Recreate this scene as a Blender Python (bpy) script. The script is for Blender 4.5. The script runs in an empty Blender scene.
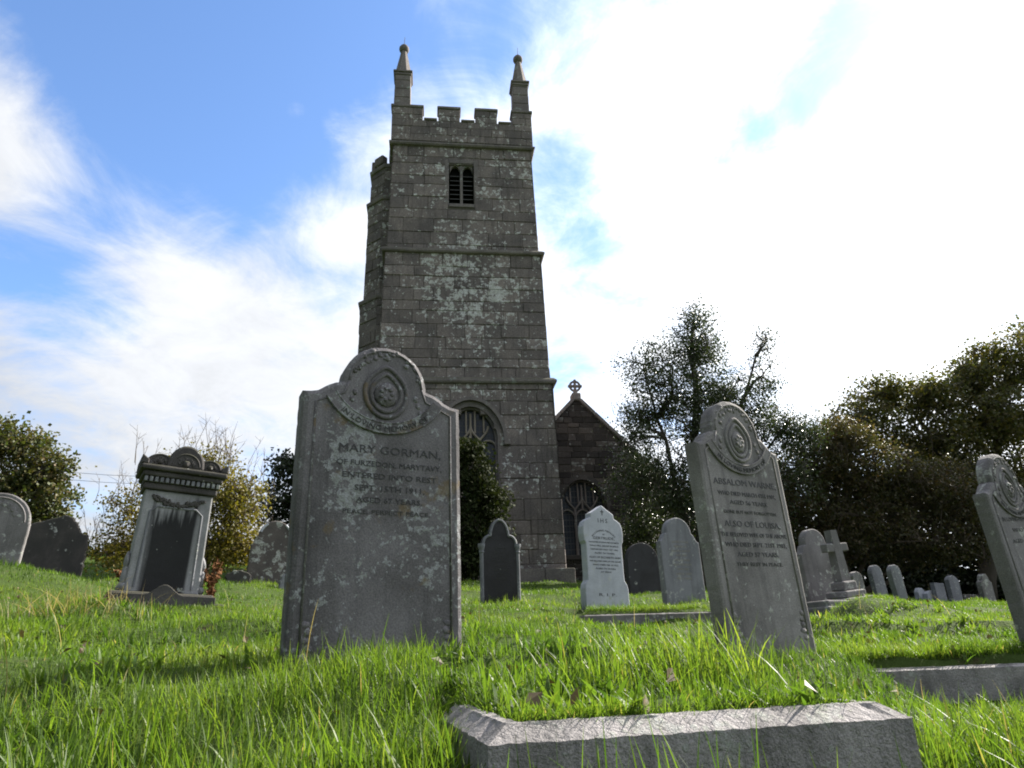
import bpy, bmesh, math, random
import numpy as np
from mathutils import Vector, Matrix

# ------------------------------------------------------------------ camera, sky, sun, exposure
sc = bpy.context.scene
COL = sc.collection
R = math.radians
FPX, PITCH, ROLL, CAM_Z = 700.0, R(21.0), R(-2.0), 0.42
cam_d = bpy.data.cameras.new('camera')
cam_d.sensor_width = 36.0
cam_d.lens = FPX * 36.0 / 1024.0
cam_d.clip_start = 0.02
cam_d.clip_end = 3000.0
cam = bpy.data.objects.new('camera', cam_d)
COL.objects.link(cam)
CAM_ROT = Matrix.Rotation(math.pi / 2 + PITCH, 3, 'X') @ Matrix.Rotation(ROLL, 3, 'Z')
cam.matrix_world = Matrix.Translation((0, 0, CAM_Z)) @ CAM_ROT.to_4x4()
sc.camera = cam

def pix_dir(px, py):
    return (CAM_ROT @ Vector(((px - 512) / FPX, (384 - py) / FPX, -1.0))).normalized()

def at(px, py, Y):
    d = pix_dir(px, py)
    return Vector((0, 0, CAM_Z)) + d * (Y / d.y)

SUN_AZ, SUN_EL = R(55.0), R(36.0)          # azimuth to the right of straight ahead (+Y)
SUN_DIR = Vector((math.sin(SUN_AZ) * math.cos(SUN_EL), math.cos(SUN_AZ) * math.cos(SUN_EL), math.sin(SUN_EL)))
sun_d = bpy.data.lights.new('sun', 'SUN')
sun_d.energy = 5.0
sun_d.angle = R(0.6)
sun_d.color = (1.0, 0.93, 0.82)
sun = bpy.data.objects.new('sun', sun_d)
COL.objects.link(sun)
sun.rotation_euler = (-SUN_DIR).to_track_quat('-Z', 'Y').to_euler()
sun.location = (20, 20, 30)

def build_world():
    w = bpy.data.worlds.new('World')
    sc.world = w
    w.use_nodes = True
    nt = w.node_tree
    nt.nodes.clear()
    N, L = nt.nodes.new, nt.links.new
    out = N('ShaderNodeOutputWorld')
    bg = N('ShaderNodeBackground')
    bg.inputs['Strength'].default_value = 0.068
    L(bg.outputs[0], out.inputs[0])
    sky = N('ShaderNodeTexSky')
    sky.sky_type = 'NISHITA'
    sky.sun_disc = False
    sky.sun_elevation = SUN_EL
    sky.sun_rotation = SUN_AZ
    sky.air_density = 1.0
    sky.dust_density = 0.6
    sky.ozone_density = 1.6
    tc = N('ShaderNodeTexCoord')
    D = tc.outputs['Generated']

    def math_(op, a, b=None, c=None, clamp=False):
        n = N('ShaderNodeMath'); n.operation = op; n.use_clamp = clamp
        for i, v in enumerate((a, b, c)):
            if v is None: continue
            if isinstance(v, (int, float)): n.inputs[i].default_value = v
            else: L(v, n.inputs[i])
        return n.outputs[0]
    sep = N('ShaderNodeSeparateXYZ'); L(D, sep.inputs[0])
    zden = math_('ADD', math_('MAXIMUM', sep.outputs[2], 0.0), 0.22)
    comb = N('ShaderNodeCombineXYZ')
    L(math_('DIVIDE', sep.outputs[0], zden), comb.inputs[0])
    L(math_('DIVIDE', sep.outputs[1], zden), comb.inputs[1])
    comb.inputs[2].default_value = 3.7

    def noise(scale, detail, rough, dist=0.0, off=0.0):
        n = N('ShaderNodeTexNoise'); n.inputs['Scale'].default_value = scale
        n.inputs['Detail'].default_value = detail; n.inputs['Roughness'].default_value = rough
        n.inputs['Distortion'].default_value = dist
        m = N('ShaderNodeVectorMath'); m.operation = 'ADD'; m.inputs[1].default_value = (off, off * 0.7, 0)
        L(comb.outputs[0], m.inputs[0]); L(m.outputs[0], n.inputs['Vector'])
        return n.outputs['Fac']
    n1 = noise(1.7, 10, 0.62, 0.6)
    n2 = noise(5.5, 9, 0.66, 0.5, 4.3)
    # clear patches and cloud banks, by direction in the sky
    patches = [  # px, py, radius in degrees, weight (minus = blue)
        (120, 50, 12, -.62), (230, 60, 12, -.62), (330, 20, 11, -.55), (450, -30, 9, -.34), (180, 120, 7, -.35),
        (560, 10, 8, -.32), (510, 70, 5, -.08), (690, 170, 2.6, -.22), (735, 140, 2.6, -.26), (775, 110, 2.8, -.26), (815, 75, 2.8, -.28), (850, 35, 3, -.28), (885, -5, 3, -.28), (60, 280, 5, -.34), (20, 235, 4, -.28), (70, 330, 4, -.2),
        (610, 270, 3.6, -.40), (570, 355, 3, -.34), (555, 190, 4, -.32), (-10, 80, 6, .42), (15, 150, 5, .35), (285, 100, 1.8, .5), (170, 185, 4, .35), (300, 250, 14, .20),
        (660, 80, 5, .25), (330, 165, 6, .42), (240, 150, 4, .22), (480, 65, 7, .30), (430, 30, 4, .16), (380, 120, 4, .3)]
    acc = None
    for px, py, rad, wt in patches:
        d = pix_dir(px, py)
        dt = N('ShaderNodeVectorMath'); dt.operation = 'DOT_PRODUCT'
        L(D, dt.inputs[0]); dt.inputs[1].default_value = d
        mr = N('ShaderNodeMapRange'); mr.interpolation_type = 'SMOOTHSTEP'
        L(dt.outputs['Value'], mr.inputs[0])
        mr.inputs[1].default_value = math.cos(R(rad * 1.45)); mr.inputs[2].default_value = math.cos(R(rad * 0.3))
        mr.inputs[3].default_value = 0.0; mr.inputs[4].default_value = wt
        acc = mr.outputs[0] if acc is None else math_('ADD', acc, mr.outputs[0])
    cov = math_('ADD', math_('MULTIPLY', math_('SUBTRACT', n1, 0.5), 2.2), math_('MULTIPLY', math_('SUBTRACT', n2, 0.5), 1.1))
    cov = math_('ADD', math_('ADD', cov, acc), 0.60)
    cm = N('ShaderNodeMapRange'); cm.interpolation_type = 'SMOOTHSTEP'
    L(cov, cm.inputs[0]); cm.inputs[1].default_value = -0.22; cm.inputs[2].default_value = 0.75
    # cloud light: brighter towards the sun, dimmed behind the camera to weaken ambient
    ds = N('ShaderNodeVectorMath'); ds.operation = 'DOT_PRODUCT'
    L(D, ds.inputs[0]); ds.inputs[1].default_value = SUN_DIR
    def ramp(v, a, b, lo, hi):
        n = N('ShaderNodeMapRange'); n.interpolation_type = 'SMOOTHSTEP'; L(v, n.inputs[0])
        for k, q_ in enumerate((a, b, lo, hi)): n.inputs[k + 1].default_value = q_
        return n.outputs[0]
    br = math_('ADD', ramp(ds.outputs['Value'], -.35, .42, 1.0, 5.3), ramp(ds.outputs['Value'], .42, .95, 0.0, 4.6))
    shade = math_('ADD', math_('MULTIPLY', n2, 0.5), 0.75)
    brt = math_('MULTIPLY', br, shade)
    cc = N('ShaderNodeVectorMath'); cc.operation = 'SCALE'
    cc.inputs[0].default_value = (0.95, 0.98, 1.03); L(brt, cc.inputs['Scale'])
    # the blue between
    sk = N('ShaderNodeVectorMath'); sk.operation = 'MULTIPLY'
    L(sky.outputs[0], sk.inputs[0]); sk.inputs[1].default_value = (1.16, 1.37, 1.62)
    mix = N('ShaderNodeMix'); mix.data_type = 'RGBA'
    L(cm.outputs[0], mix.inputs['Factor']); L(sk.outputs[0], mix.inputs['A']); L(cc.outputs[0], mix.inputs['B'])
    L(mix.outputs['Result'], bg.inputs['Color'])
build_world()

sc.view_settings.view_transform = 'Standard'
sc.view_settings.look = 'None'
sc.view_settings.gamma = 1.0
sc.view_settings.use_curve_mapping = False
sc.view_settings.exposure = 1.5
sc.render.engine = 'CYCLES'
sc.cycles.max_bounces = 6
sc.cycles.diffuse_bounces = 3
sc.cycles.transmission_bounces = 4
sc.cycles.use_denoising = True
sc.cycles.filter_width = 1.9

# ------------------------------------------------------------------ helpers
rnd = random.Random(7)
rng = np.random.default_rng(11)

def tag(o, label=None, cat=None, group=None, kind=None):
    if label: o['label'] = label
    if cat: o['category'] = cat
    if group: o['group'] = group
    if kind: o['kind'] = kind
    return o

def empty(name, loc, rz=0.0, rx=0.0, ry=0.0):
    o = bpy.data.objects.new(name, None)
    COL.objects.link(o)
    o.empty_display_size = 0.2
    o.rotation_mode = 'XYZ'
    o.matrix_world = Matrix.Translation(loc) @ Matrix.Rotation(rz, 4, 'Z') @ Matrix.Rotation(ry, 4, 'Y') @ Matrix.Rotation(rx, 4, 'X')
    return o

class MB:
    """collects shapes; build() links them as ONE mesh object"""
    def __init__(s): s.v, s.f = [], []
    def add(s, verts, faces):
        b = len(s.v)
        s.v += [tuple(v) for v in verts]
        s.f += [tuple(b + i for i in f) for f in faces]
    def hexa(s, p):                       # p: 8 corners, bottom 0-3 ccw, top 4-7
        s.add(p, [(3, 2, 1, 0), (4, 5, 6, 7), (0, 1, 5, 4), (1, 2, 6, 5), (2, 3, 7, 6), (3, 0, 4, 7)])
    def box(s, x0, x1, y0, y1, z0, z1, c=0.0, M=None):
        if c <= 0:
            p = [(x0, y0, z0), (x1, y0, z0), (x1, y1, z0), (x0, y1, z0), (x0, y0, z1), (x1, y0, z1), (x1, y1, z1), (x0, y1, z1)]
            if M: p = [M @ Vector(q) for q in p]
            s.hexa(p)
        else:
            bm = bmesh.new()
            bmesh.ops.create_cube(bm, size=1)
            for v in bm.verts:
                v.co = Vector(((x0 + x1) / 2 + v.co.x * (x1 - x0), (y0 + y1) / 2 + v.co.y * (y1 - y0), (z0 + z1) / 2 + v.co.z * (z1 - z0)))
            bmesh.ops.bevel(bm, geom=list(bm.edges), offset=c, segments=2, affect='EDGES', profile=0.5)
            s.bm(bm, M)
    def bm(s, bm, M=None):
        bm.verts.index_update()
        s.add([(M @ v.co) if M else v.co.copy() for v in bm.verts], [[v.index for v in f.verts] for f in bm.faces])
        bm.free()
    def tube(s, path, radii, n=8, closed=False, cap=True):
        P = [Vector(p) for p in path]
        if isinstance(radii, (int, float)): radii = [radii] * len(P)
        m = len(P); rings = []
        ref = None
        for i, p in enumerate(P):
            if closed: t = P[(i + 1) % m] - P[i - 1]
            else: t = P[min(i + 1, m - 1)] - P[max(i - 1, 0)]
            t.normalize()
            if ref is None:
                ref = t.orthogonal().normalized()
            ref = (ref - t * ref.dot(t)).normalized()
            b = t.cross(ref)
            rings.append([p + (ref * math.cos(2 * math.pi * k / n) + b * math.sin(2 * math.pi * k / n)) * radii[i] for k in range(n)])
        v = [q for r in rings for q in r]
        f = []
        for i in range(m if closed else m - 1):
            j = (i + 1) % m
            for k in range(n):
                f.append((i * n + k, i * n + (k + 1) % n, j * n + (k + 1) % n, j * n + k))
        if cap and not closed:
            f.append(tuple(reversed(range(n)))); f.append(tuple((m - 1) * n + k for k in range(n)))
        s.add(v, f)
    def lathe(s, prof, cx=0, cy=0, n=16, rot=0.0):   # prof: (r, z)
        v, f = [], []
        for r, z in prof:
            for k in range(n):
                a = rot + 2 * math.pi * k / n
                v.append((cx + r * math.cos(a), cy + r * math.sin(a), z))
        for i in range(len(prof) - 1):
            for k in range(n):
                f.append((i * n + k, i * n + (k + 1) % n, (i + 1) * n + (k + 1) % n, (i + 1) * n + k))
        f.append(tuple(reversed(range(n)))); f.append(tuple((len(prof) - 1) * n + k for k in range(n)))
        s.add(v, f)
    def lump(s, c, r, seed=0, jit=0.15, sub=2):
        bm = bmesh.new()
        bmesh.ops.create_icosphere(bm, subdivisions=sub, radius=1)
        q = random.Random(seed)
        for v in bm.verts:
            k = 1 + q.uniform(-jit, jit)
            v.co = Vector((c[0] + v.co.x * r[0] * k, c[1] + v.co.y * r[1] * k, c[2] + v.co.z * r[2] * k))
        s.bm(bm)
    def prism(s, poly, y0, y1, c=0.0):
        """poly: (x, z) counter-clockwise seen from -Y; chamfer c on the front (y0) edge"""
        n = len(poly)
        def inset(d):
            o = []
            for i in range(n):
                a, b, e = Vector(poly[i - 1]), Vector(poly[i]), Vector(poly[(i + 1) % n])
                t1, t2 = (b - a), (e - b)
                if t1.length < 1e-9 or t2.length < 1e-9: o.append(tuple(b)); continue
                t1.normalize(); t2.normalize()
                n1, n2 = Vector((-t1.y, t1.x)), Vector((-t2.y, t2.x))
                h = n1 + n2
                k = h.length_squared
                h = h * (2.0 / max(k, 0.9)) * 0.5 * 1.0 if k > 1e-6 else n1
                h = (n1 + n2) / max(1 + n1.dot(n2), 0.4)
                o.append((b.x + h.x * d, b.y + h.y * d))
            return o
        rings = []
        if c > 0:
            rings.append([(x, y0, z) for x, z in inset(c)])
            rings.append([(x, y0 + c * 0.35, z) for x, z in inset(c * 0.28)])
            rings.append([(x, y0 + c, z) for x, z in poly])
        else:
            rings.append([(x, y0, z) for x, z in poly])
        rings.append([(x, y1 - c * .6, z) for x, z in poly])
        if c > 0: rings.append([(x, y1, z) for x, z in inset(c * .6)])
        else: rings[-1] = [(x, y1, z) for x, z in poly]
        v = [p for r in rings for p in r]; f = []
        for i in range(len(rings) - 1):
            for k in range(n):
                f.append((i * n + k, (i + 1) * n + k, (i + 1) * n + (k + 1) % n, i * n + (k + 1) % n))
        f.append(tuple(range(n)))
        f.append(tuple(reversed([(len(rings) - 1) * n + k for k in range(n)])))
        s.add(v, f)
    def build(s, name, mat, parent=None, smooth=False, fix=True):
        me = bpy.data.meshes.new(name)
        me.from_pydata(s.v, [], s.f)
        if fix:
            bm = bmesh.new(); bm.from_mesh(me)
            bmesh.ops.recalc_face_normals(bm, faces=bm.faces)
            bm.to_mesh(me); bm.free()
        me.materials.append(mat)
        if smooth: me.polygons.foreach_set('use_smooth', [True] * len(me.polygons))
        me.update()
        o = bpy.data.objects.new(name, me)
        COL.objects.link(o)
        if parent: o.parent = parent
        return o

def np_mesh(name, V, F, mat, parent=None, attrs=None, smooth=False):
    """V (n,3), F (m,k) all faces with k corners"""
    me = bpy.data.meshes.new(name)
    V = np.ascontiguousarray(V, np.float32); F = np.ascontiguousarray(F, np.int32)
    m, k = F.shape
    me.vertices.add(len(V)); me.vertices.foreach_set('co', V.ravel())
    me.loops.add(m * k); me.loops.foreach_set('vertex_index', F.ravel())
    me.polygons.add(m); me.polygons.foreach_set('loop_start', np.arange(0, m * k, k, dtype=np.int32))
    me.update(calc_edges=True)
    me.polygons.foreach_set('use_smooth', np.full(m, bool(smooth)))
    for an, av in (attrs or {}).items():
        a = me.attributes.new(an, 'FLOAT', 'POINT')
        a.data.foreach_set('value', np.ascontiguousarray(av, np.float32))
    me.materials.append(mat)
    o = bpy.data.objects.new(name, me)
    COL.objects.link(o)
    if parent: o.parent = parent
    return o

# ------------------------------------------------------------------ materials
class NT:
    def __init__(s, name):
        s.m = bpy.data.materials.new(name); s.m.use_nodes = True
        s.t = s.m.node_tree; s.t.nodes.clear()
        s.out = s.n('ShaderNodeOutputMaterial')
    def n(s, t, **kw):
        o = s.t.nodes.new(t)
        for k, v in kw.items(): setattr(o, k, v)
        return o
    def l(s, a, b): s.t.links.new(a, b)
    def put(s, v, sock):
        if v is None: return
        if hasattr(v, 'is_output'): s.l(v, sock)
        else:
            if isinstance(v, (tuple, list)) and len(v) == 3 and sock.type == 'RGBA': v = (*v, 1)
            sock.default_value = v
    def math(s, op, a, b=None, clamp=False):
        n = s.n('ShaderNodeMath', operation=op, use_clamp=clamp)
        s.put(a, n.inputs[0]); s.put(b, n.inputs[1]); return n.outputs[0]
    def vec(s, op, a, b=None, scale=None):
        n = s.n('ShaderNodeVectorMath', operation=op)
        s.put(a, n.inputs[0]); s.put(b, n.inputs[1])
        if scale is not None: s.put(scale, n.inputs['Scale'])
        return n.outputs[0]
    def noise(s, v, scale, detail=5, rough=.55, dist=0.0):
        n = s.n('ShaderNodeTexNoise'); s.put(v, n.inputs['Vector'])
        n.inputs['Scale'].default_value = scale; n.inputs['Detail'].default_value = detail
        n.inputs['Roughness'].default_value = rough; n.inputs['Distortion'].default_value = dist
        return n.outputs['Fac']
    def step(s, v, a, b, lo=0.0, hi=1.0):
        n = s.n('ShaderNodeMapRange', interpolation_type='SMOOTHSTEP')
        s.put(v, n.inputs[0]); s.put(a, n.inputs[1]); s.put(b, n.inputs[2]); s.put(lo, n.inputs[3]); s.put(hi, n.inputs[4])
        return n.outputs[0]
    def mix(s, f, a, b, mode='MIX'):
        n = s.n('ShaderNodeMix', data_type='RGBA', blend_type=mode)
        s.put(f, n.inputs['Factor']); s.put(a, n.inputs['A']); s.put(b, n.inputs['B'])
        return n.outputs['Result']
    def bump(s, h, strength, dist, normal=None):
        n = s.n('ShaderNodeBump'); n.inputs['Strength'].default_value = strength; n.inputs['Distance'].default_value = dist
        s.put(h, n.inputs['Height'])
        if normal is not None: s.l(normal, n.inputs['Normal'])
        return n.outputs[0]
    def coords(s):
        tc = s.n('ShaderNodeTexCoord'); oi = s.n('ShaderNodeObjectInfo')
        off = s.math('MULTIPLY', oi.outputs['Random'], 37.0)
        return s.vec('ADD', tc.outputs['Object'], off)
    def principled(s, col, rough=.9, normal=None, spec=.3, **kw):
        p = s.n('ShaderNodeBsdfPrincipled')
        s.put(col, p.inputs['Base Color']); s.put(rough, p.inputs['Roughness'])
        p.inputs['Specular IOR Level'].default_value = spec
        if normal is not None: s.l(normal, p.inputs['Normal'])
        for k, v in kw.items(): s.put(v, p.inputs[k])
        return p
    def done(s, shader):
        s.l(shader, s.out.inputs['Surface']); return s.m

def stone(name, c1, c2, lichen=(.45, .46, .45), amount=.5, spot=26.0, grain=140.0, bump=.35, streak=0.0, streak_col=(.03, .03, .032), island=0.0, big=2.2,
          moss=0.0, joint=.22, focus=None, stain=None, patch=None, patch_scale=9.0, coarse=0.0):
    """weathered stone: mottled tones, mineral grain, crustose lichen in spots and sheets, optional streaks, moss and dark stain"""
    t = NT(name); v = t.coords()
    counter_green = lambda c: (c[0] * 1.025, c[1] * .978, c[2] * 1.02)      # mauve shift put into the colour to cancel green light bounced off grass
    base = t.mix(t.step(t.noise(v, big, 6, .6, .4), .35, .65), counter_green(c1), counter_green(c2))
    if island:
        g = t.n('ShaderNodeNewGeometry')
        base = t.mix(1.0, base, t.mix(g.outputs['Random Per Island'], (1 - island,) * 3, (1 + island, 1 + island * .94, 1 + island * .85)), 'MULTIPLY')
    gr = t.noise(v, grain, 3, .7)
    base = t.mix(1.0, base, t.mix(t.step(gr, .3, .7), (.72, .72, .72), (1.25, 1.24, 1.22)), 'MULTIPLY')
    if streak:
        sv = t.vec('MULTIPLY', v, (7.0, 7.0, .55))
        st = t.step(t.noise(sv, 1.4, 6, .6, .3), .48, .72)
        base = t.mix(t.math('MULTIPLY', st, streak), base, streak_col)
    if stain:
        base = stain(t, v, base)
    if moss:
        g2 = t.n('ShaderNodeNewGeometry'); sz = t.n('ShaderNodeSeparateXYZ'); t.l(g2.outputs['Normal'], sz.inputs[0])
        mm = t.math('MULTIPLY', t.step(t.math('ADD', sz.outputs[2], t.math('MULTIPLY', t.noise(v, 8, 5), .8)), .55, 1.1), moss)
        base = t.mix(mm, base, (.06, .065, .03))
    # lichen: sheets and round spots
    dv = t.vec('ADD', v, t.vec('SCALE', t.n('ShaderNodeTexNoise').outputs['Color'], None, 0.0))
    msk = t.noise(v, 2.6, 5, .6, .5)
    if island:
        msk = t.math('ADD', msk, t.math('MULTIPLY', t.math('SUBTRACT', t.n('ShaderNodeNewGeometry').outputs['Random Per Island'], .5), joint))
    if focus:
        fx, fz, frx, frz, fa = focus
        tcf = t.n('ShaderNodeTexCoord'); sf_ = t.n('ShaderNodeSeparateXYZ'); t.l(tcf.outputs['Object'], sf_.inputs[0])
        a_ = t.math('POWER', t.math('DIVIDE', t.math('SUBTRACT', sf_.outputs[0], fx), frx), 2.0); b_ = t.math('POWER', t.math('DIVIDE', t.math('SUBTRACT', sf_.outputs[2], fz), frz), 2.0)
        msk = t.math('ADD', msk, t.step(t.math('ADD', a_, b_), 0.0, 1.0, fa, 0.0))
    sheet = t.step(t.math('ADD', t.noise(v, patch_scale, 7, .62, .3), t.math('MULTIPLY', msk, .55)), .98 - .24 * amount, 1.04 - .24 * amount)
    vo = t.n('ShaderNodeTexVoronoi'); vo.inputs['Scale'].default_value = spot; t.put(v, vo.inputs['Vector'])
    sr = t.n('ShaderNodeSeparateColor'); t.l(vo.outputs['Color'], sr.inputs[0])
    wob = t.math('MULTIPLY', t.math('SUBTRACT', t.noise(v, spot * 4, 3), .5), .22)
    rad = t.math('MULTIPLY', t.step(sr.outputs[0], 1.0 - .75 * amount, 1.0, 0.0, .42), t.step(msk, .38, .6))
    dots = t.step(t.math('SUBTRACT', rad, t.math('ADD', vo.outputs['Distance'], wob)), 0.0, .08)
    lm = t.math('MAXIMUM', t.math('MULTIPLY', sheet, .92), t.math('MULTIPLY', dots, .85))
    lm = t.math('MULTIPLY', lm, t.step(t.noise(v, spot * 2.5, 5, .7), .32, .62, .25, 1.0))
    lc = t.mix(sr.outputs[1], lichen, (lichen[0] * .72, lichen[1] * .74, lichen[2] * .66))
    base = t.mix(lm, base, lc)
    if patch is not None:                                       # ochre / brown growths
        pm = t.step(t.math('ADD', t.noise(t.vec('ADD', v, (3.1, 7.7, 1.9)), 6.0, 6, .6), t.math('MULTIPLY', msk, .25)), .74, .82)
        base = t.mix(t.math('MULTIPLY', pm, .7), base, patch)
    h = t.math('ADD', t.math('MULTIPLY', gr, .35), t.math('ADD', t.math('MULTIPLY', t.noise(v, 22, 6, .65), .8), t.math('MULTIPLY', lm, .3)))
    nb = t.bump(h, bump, .012)
    if coarse: nb = t.bump(t.noise(v, 70, 4, .7), coarse, .02, nb)
    p = t.principled(base, .88, nb, .25)
    return t.done(p.outputs[0])

def plain(name, col, rough=.8, spec=.3, metal=0.0, var=.25, scale=8.0):
    t = NT(name); v = t.coords()
    c = t.mix(t.noise(v, scale, 5), tuple(x * (1 - var) for x in col), tuple(x * (1 + var) for x in col))
    p = t.principled(c, rough, t.bump(t.noise(v, scale * 6, 4), .25, .006), spec)
    p.inputs['Metallic'].default_value = metal
    return t.done(p.outputs[0])

def foliage(name, cols, rough=.42, trans=.35, spec=.5, tip=None):
    """leaf: colour varies leaf by leaf and in drifts through the crown"""
    t = NT(name)
    g = t.n('ShaderNodeNewGeometry'); tc = t.n('ShaderNodeTexCoord')
    r = t.n('ShaderNodeValToRGB')
    cr = r.color_ramp
    while len(cr.elements) < len(cols): cr.elements.new(.5)
    for i, c in enumerate(cols):
        cr.elements[i].position = i / (len(cols) - 1); cr.elements[i].color = (*c, 1)
    f = t.math('ADD', t.math('MULTIPLY', g.outputs['Random Per Island'], .6), t.math('MULTIPLY', t.noise(tc.outputs['Object'], 1.1, 3), .8))
    t.l(t.math('SUBTRACT', f, .2), r.inputs[0])
    p = t.principled(r.outputs[0], rough, None, spec)
    tr = t.n('ShaderNodeBsdfTranslucent')
    t.l(t.mix(1.0, r.outputs[0], (1.5, 1.6, .7), 'MULTIPLY'), tr.inputs[0])
    ms = t.n('ShaderNodeMixShader'); ms.inputs[0].default_value = trans
    t.l(p.outputs[0], ms.inputs[1]); t.l(tr.outputs[0], ms.inputs[2])
    return t.done(ms.outputs[0])

def grass_mat(name, dry=False):
    t = NT(name)
    a = t.n('ShaderNodeAttribute'); a.attribute_name = 'tone'
    r = t.n('ShaderNodeValToRGB'); cr = r.color_ramp
    pts = [(0, (.020, .046, .008)), (.3, (.048, .096, .013)), (.6, (.096, .158, .020)), (.85, (.16, .205, .034)), (.93, (.19, .17, .06)), (1, (.30, .25, .12))]
    if dry: pts = [(0, (.07, .055, .03)), (.5, (.19, .155, .085)), (1, (.34, .29, .19))]
    while len(cr.elements) < len(pts): cr.elements.new(.5)
    for i, (p_, c) in enumerate(pts): cr.elements[i].position = p_; cr.elements[i].color = (*c, 1)
    t.l(a.outputs['Fac'], r.inputs[0])
    p = t.principled(r.outputs[0], .48, None, .32)
    tr = t.n('ShaderNodeBsdfTranslucent'); t.l(t.mix(1.0, r.outputs[0], (1.7, 1.7, .9), 'MULTIPLY'), tr.inputs[0])
    ms = t.n('ShaderNodeMixShader'); ms.inputs[0].default_value = .5
    t.l(p.outputs[0], ms.inputs[1]); t.l(tr.outputs[0], ms.inputs[2])
    return t.done(ms.outputs[0])

def bark_mat(name, col):
    t = NT(name); v = t.coords()
    sv = t.vec('MULTIPLY', v, (6, 6, 1.2))
    n = t.noise(sv, 5, 6, .65)
    return t.done(t.principled(t.mix(n, tuple(c * .6 for c in col), tuple(c * 1.4 for c in col)), .9, t.bump(n, .6, .02), .2).outputs[0])

M_FRONT = stone('weathered_slate_stone', (.175, .174, .18), (.105, .104, .105), amount=.50, spot=58, streak=.5, patch=(.15, .11, .06), lichen=(.38, .395, .42), patch_scale=34, focus=(-.14, .80, .15, .38, .30))
M_LEAN = stone('grey_granite_stone', (.25, .25, .244), (.155, .154, .148), amount=.40, spot=42, grain=190, streak=.4, patch_scale=24)
M_GREY = stone('old_grey_stone', (.19, .19, .19), (.13, .13, .127), amount=.5, spot=30, streak=.3, patch_scale=12)
M_DARK = stone('dark_slate_stone', (.045, .046, .05), (.032, .032, .034), amount=.12, spot=22, streak=.2)
M_ROCK = stone('dark_mossy_stone', (.075, .07, .065), (.045, .045, .042), amount=.3, spot=14, streak=.3, moss=.3)
M_SPOT = stone('lichened_brown_stone', (.11, .10, .09), (.075, .07, .065), amount=.6, spot=16)
M_WHITE = stone('white_marble_stone', (.44, .48, .52), (.34, .375, .41), amount=.15, spot=30, bump=.18, streak=.18, streak_col=(.2, .2, .19))
M_PALE = stone('pale_grey_stone', (.20, .215, .23), (.145, .157, .168), amount=.5, spot=26, patch_scale=14, streak=.3)
M_KERB = stone('rough_granite_kerb', (.36, .357, .35), (.22, .22, .214), amount=.45, spot=40, patch_scale=14, big=5, streak=.4, grain=210, bump=.8, coarse=.7)
M_MASON = stone('granite_ashlar', (.208, .190, .178), (.142, .133, .130), lichen=(.72, .735, .76), amount=.46, spot=9.0, grain=24, bump=.9, island=.22, big=1.1, patch_scale=7.5, streak=.5, streak_col=(.06, .054, .05), focus=(.1, 9.9, 2.0, 2.7, .22), joint=.18)
M_RUBBLE = stone('granite_rubble', (.062, .057, .052), (.040, .038, .037), lichen=(.24, .25, .25), amount=.38, spot=6, grain=24, bump=.7, island=.5, big=.9, patch_scale=4.0)  # base tones lowered so the colour itself carries the gable's shade
M_MORTAR = plain('lime_mortar', (.11, .10, .09), .95, .1)
M_DRESS = stone('dressed_granite', (.20, .188, .178), (.14, .133, .13), lichen=(.33, .36, .36), amount=.4, spot=8, grain=30, bump=.45, big=1.2, moss=.6, patch_scale=3)
M_TRACERY = stone('pale_tracery_stone', (.32, .29, .24), (.24, .22, .185), amount=.2, spot=12, bump=.3)
M_LETTER = plain('lead_lettering', (.035, .035, .037), .55, .4)
M_LETTER_SOFT = plain('worn_lettering', (.062, .062, .062), .8, .2)
M_PALELET = plain('pale_lettering', (.26, .24, .21), .8, .2)
M_IRON = plain('dark_iron', (.03, .03, .03), .6, .4)
M_LOUVRE = plain('old_slate_louvre', (.10, .10, .105), .7, .3)
M_SLATE = plain('roof_slate', (.075, .075, .08), .7, .3)
M_BLACK = plain('belfry_black_backing', (.012, .012, .012), .9, .05)
M_BARK = bark_mat('bark', (.075, .065, .055))
M_TWIG = bark_mat('twig_bark', (.09, .07, .055))
M_RUST = plain('rusty_fern', (.14, .065, .03), .9, .1, 0, .4, 20)
M_CABLE = plain('black_cable', (.03, .03, .032), .5, .3)
M_BRICK = plain('orange_brick', (.42, .15, .07), .9, .1, 0, .3, 20)

def glass_mat():
    t = NT('leaded_glass'); tc = t.n('ShaderNodeTexCoord')
    v = tc.outputs['Object']
    sp = t.n('ShaderNodeSeparateXYZ'); t.l(v, sp.inputs[0])
    def grid(s, k):
        f = t.math('FRACT', t.math('MULTIPLY', s, k))
        return t.math('LESS_THAN', f, .14)
    lead = t.math('MAXIMUM', grid(sp.outputs[0], 9.0), grid(sp.outputs[2], 5.0))
    c = t.mix(lead, (.02, .026, .038), (.05, .05, .05))
    p = t.principled(c, t.math('ADD', .18, t.math('MULTIPLY', lead, .5)), t.bump(t.noise(v, 7, 2), .25, .02), .5)
    return t.done(p.outputs[0])
M_GLASS = glass_mat()

# ------------------------------------------------------------------ the lie of the land
def hash2(ix, iy, s):
    h = (ix * 374761393 + iy * 668265263 + s * 974711) & 0xffffffff
    h = ((h ^ (h >> 13)) * 1274126177) & 0xffffffff
    return ((h ^ (h >> 16)) & 0xffffff) / float(0xffffff)

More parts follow.
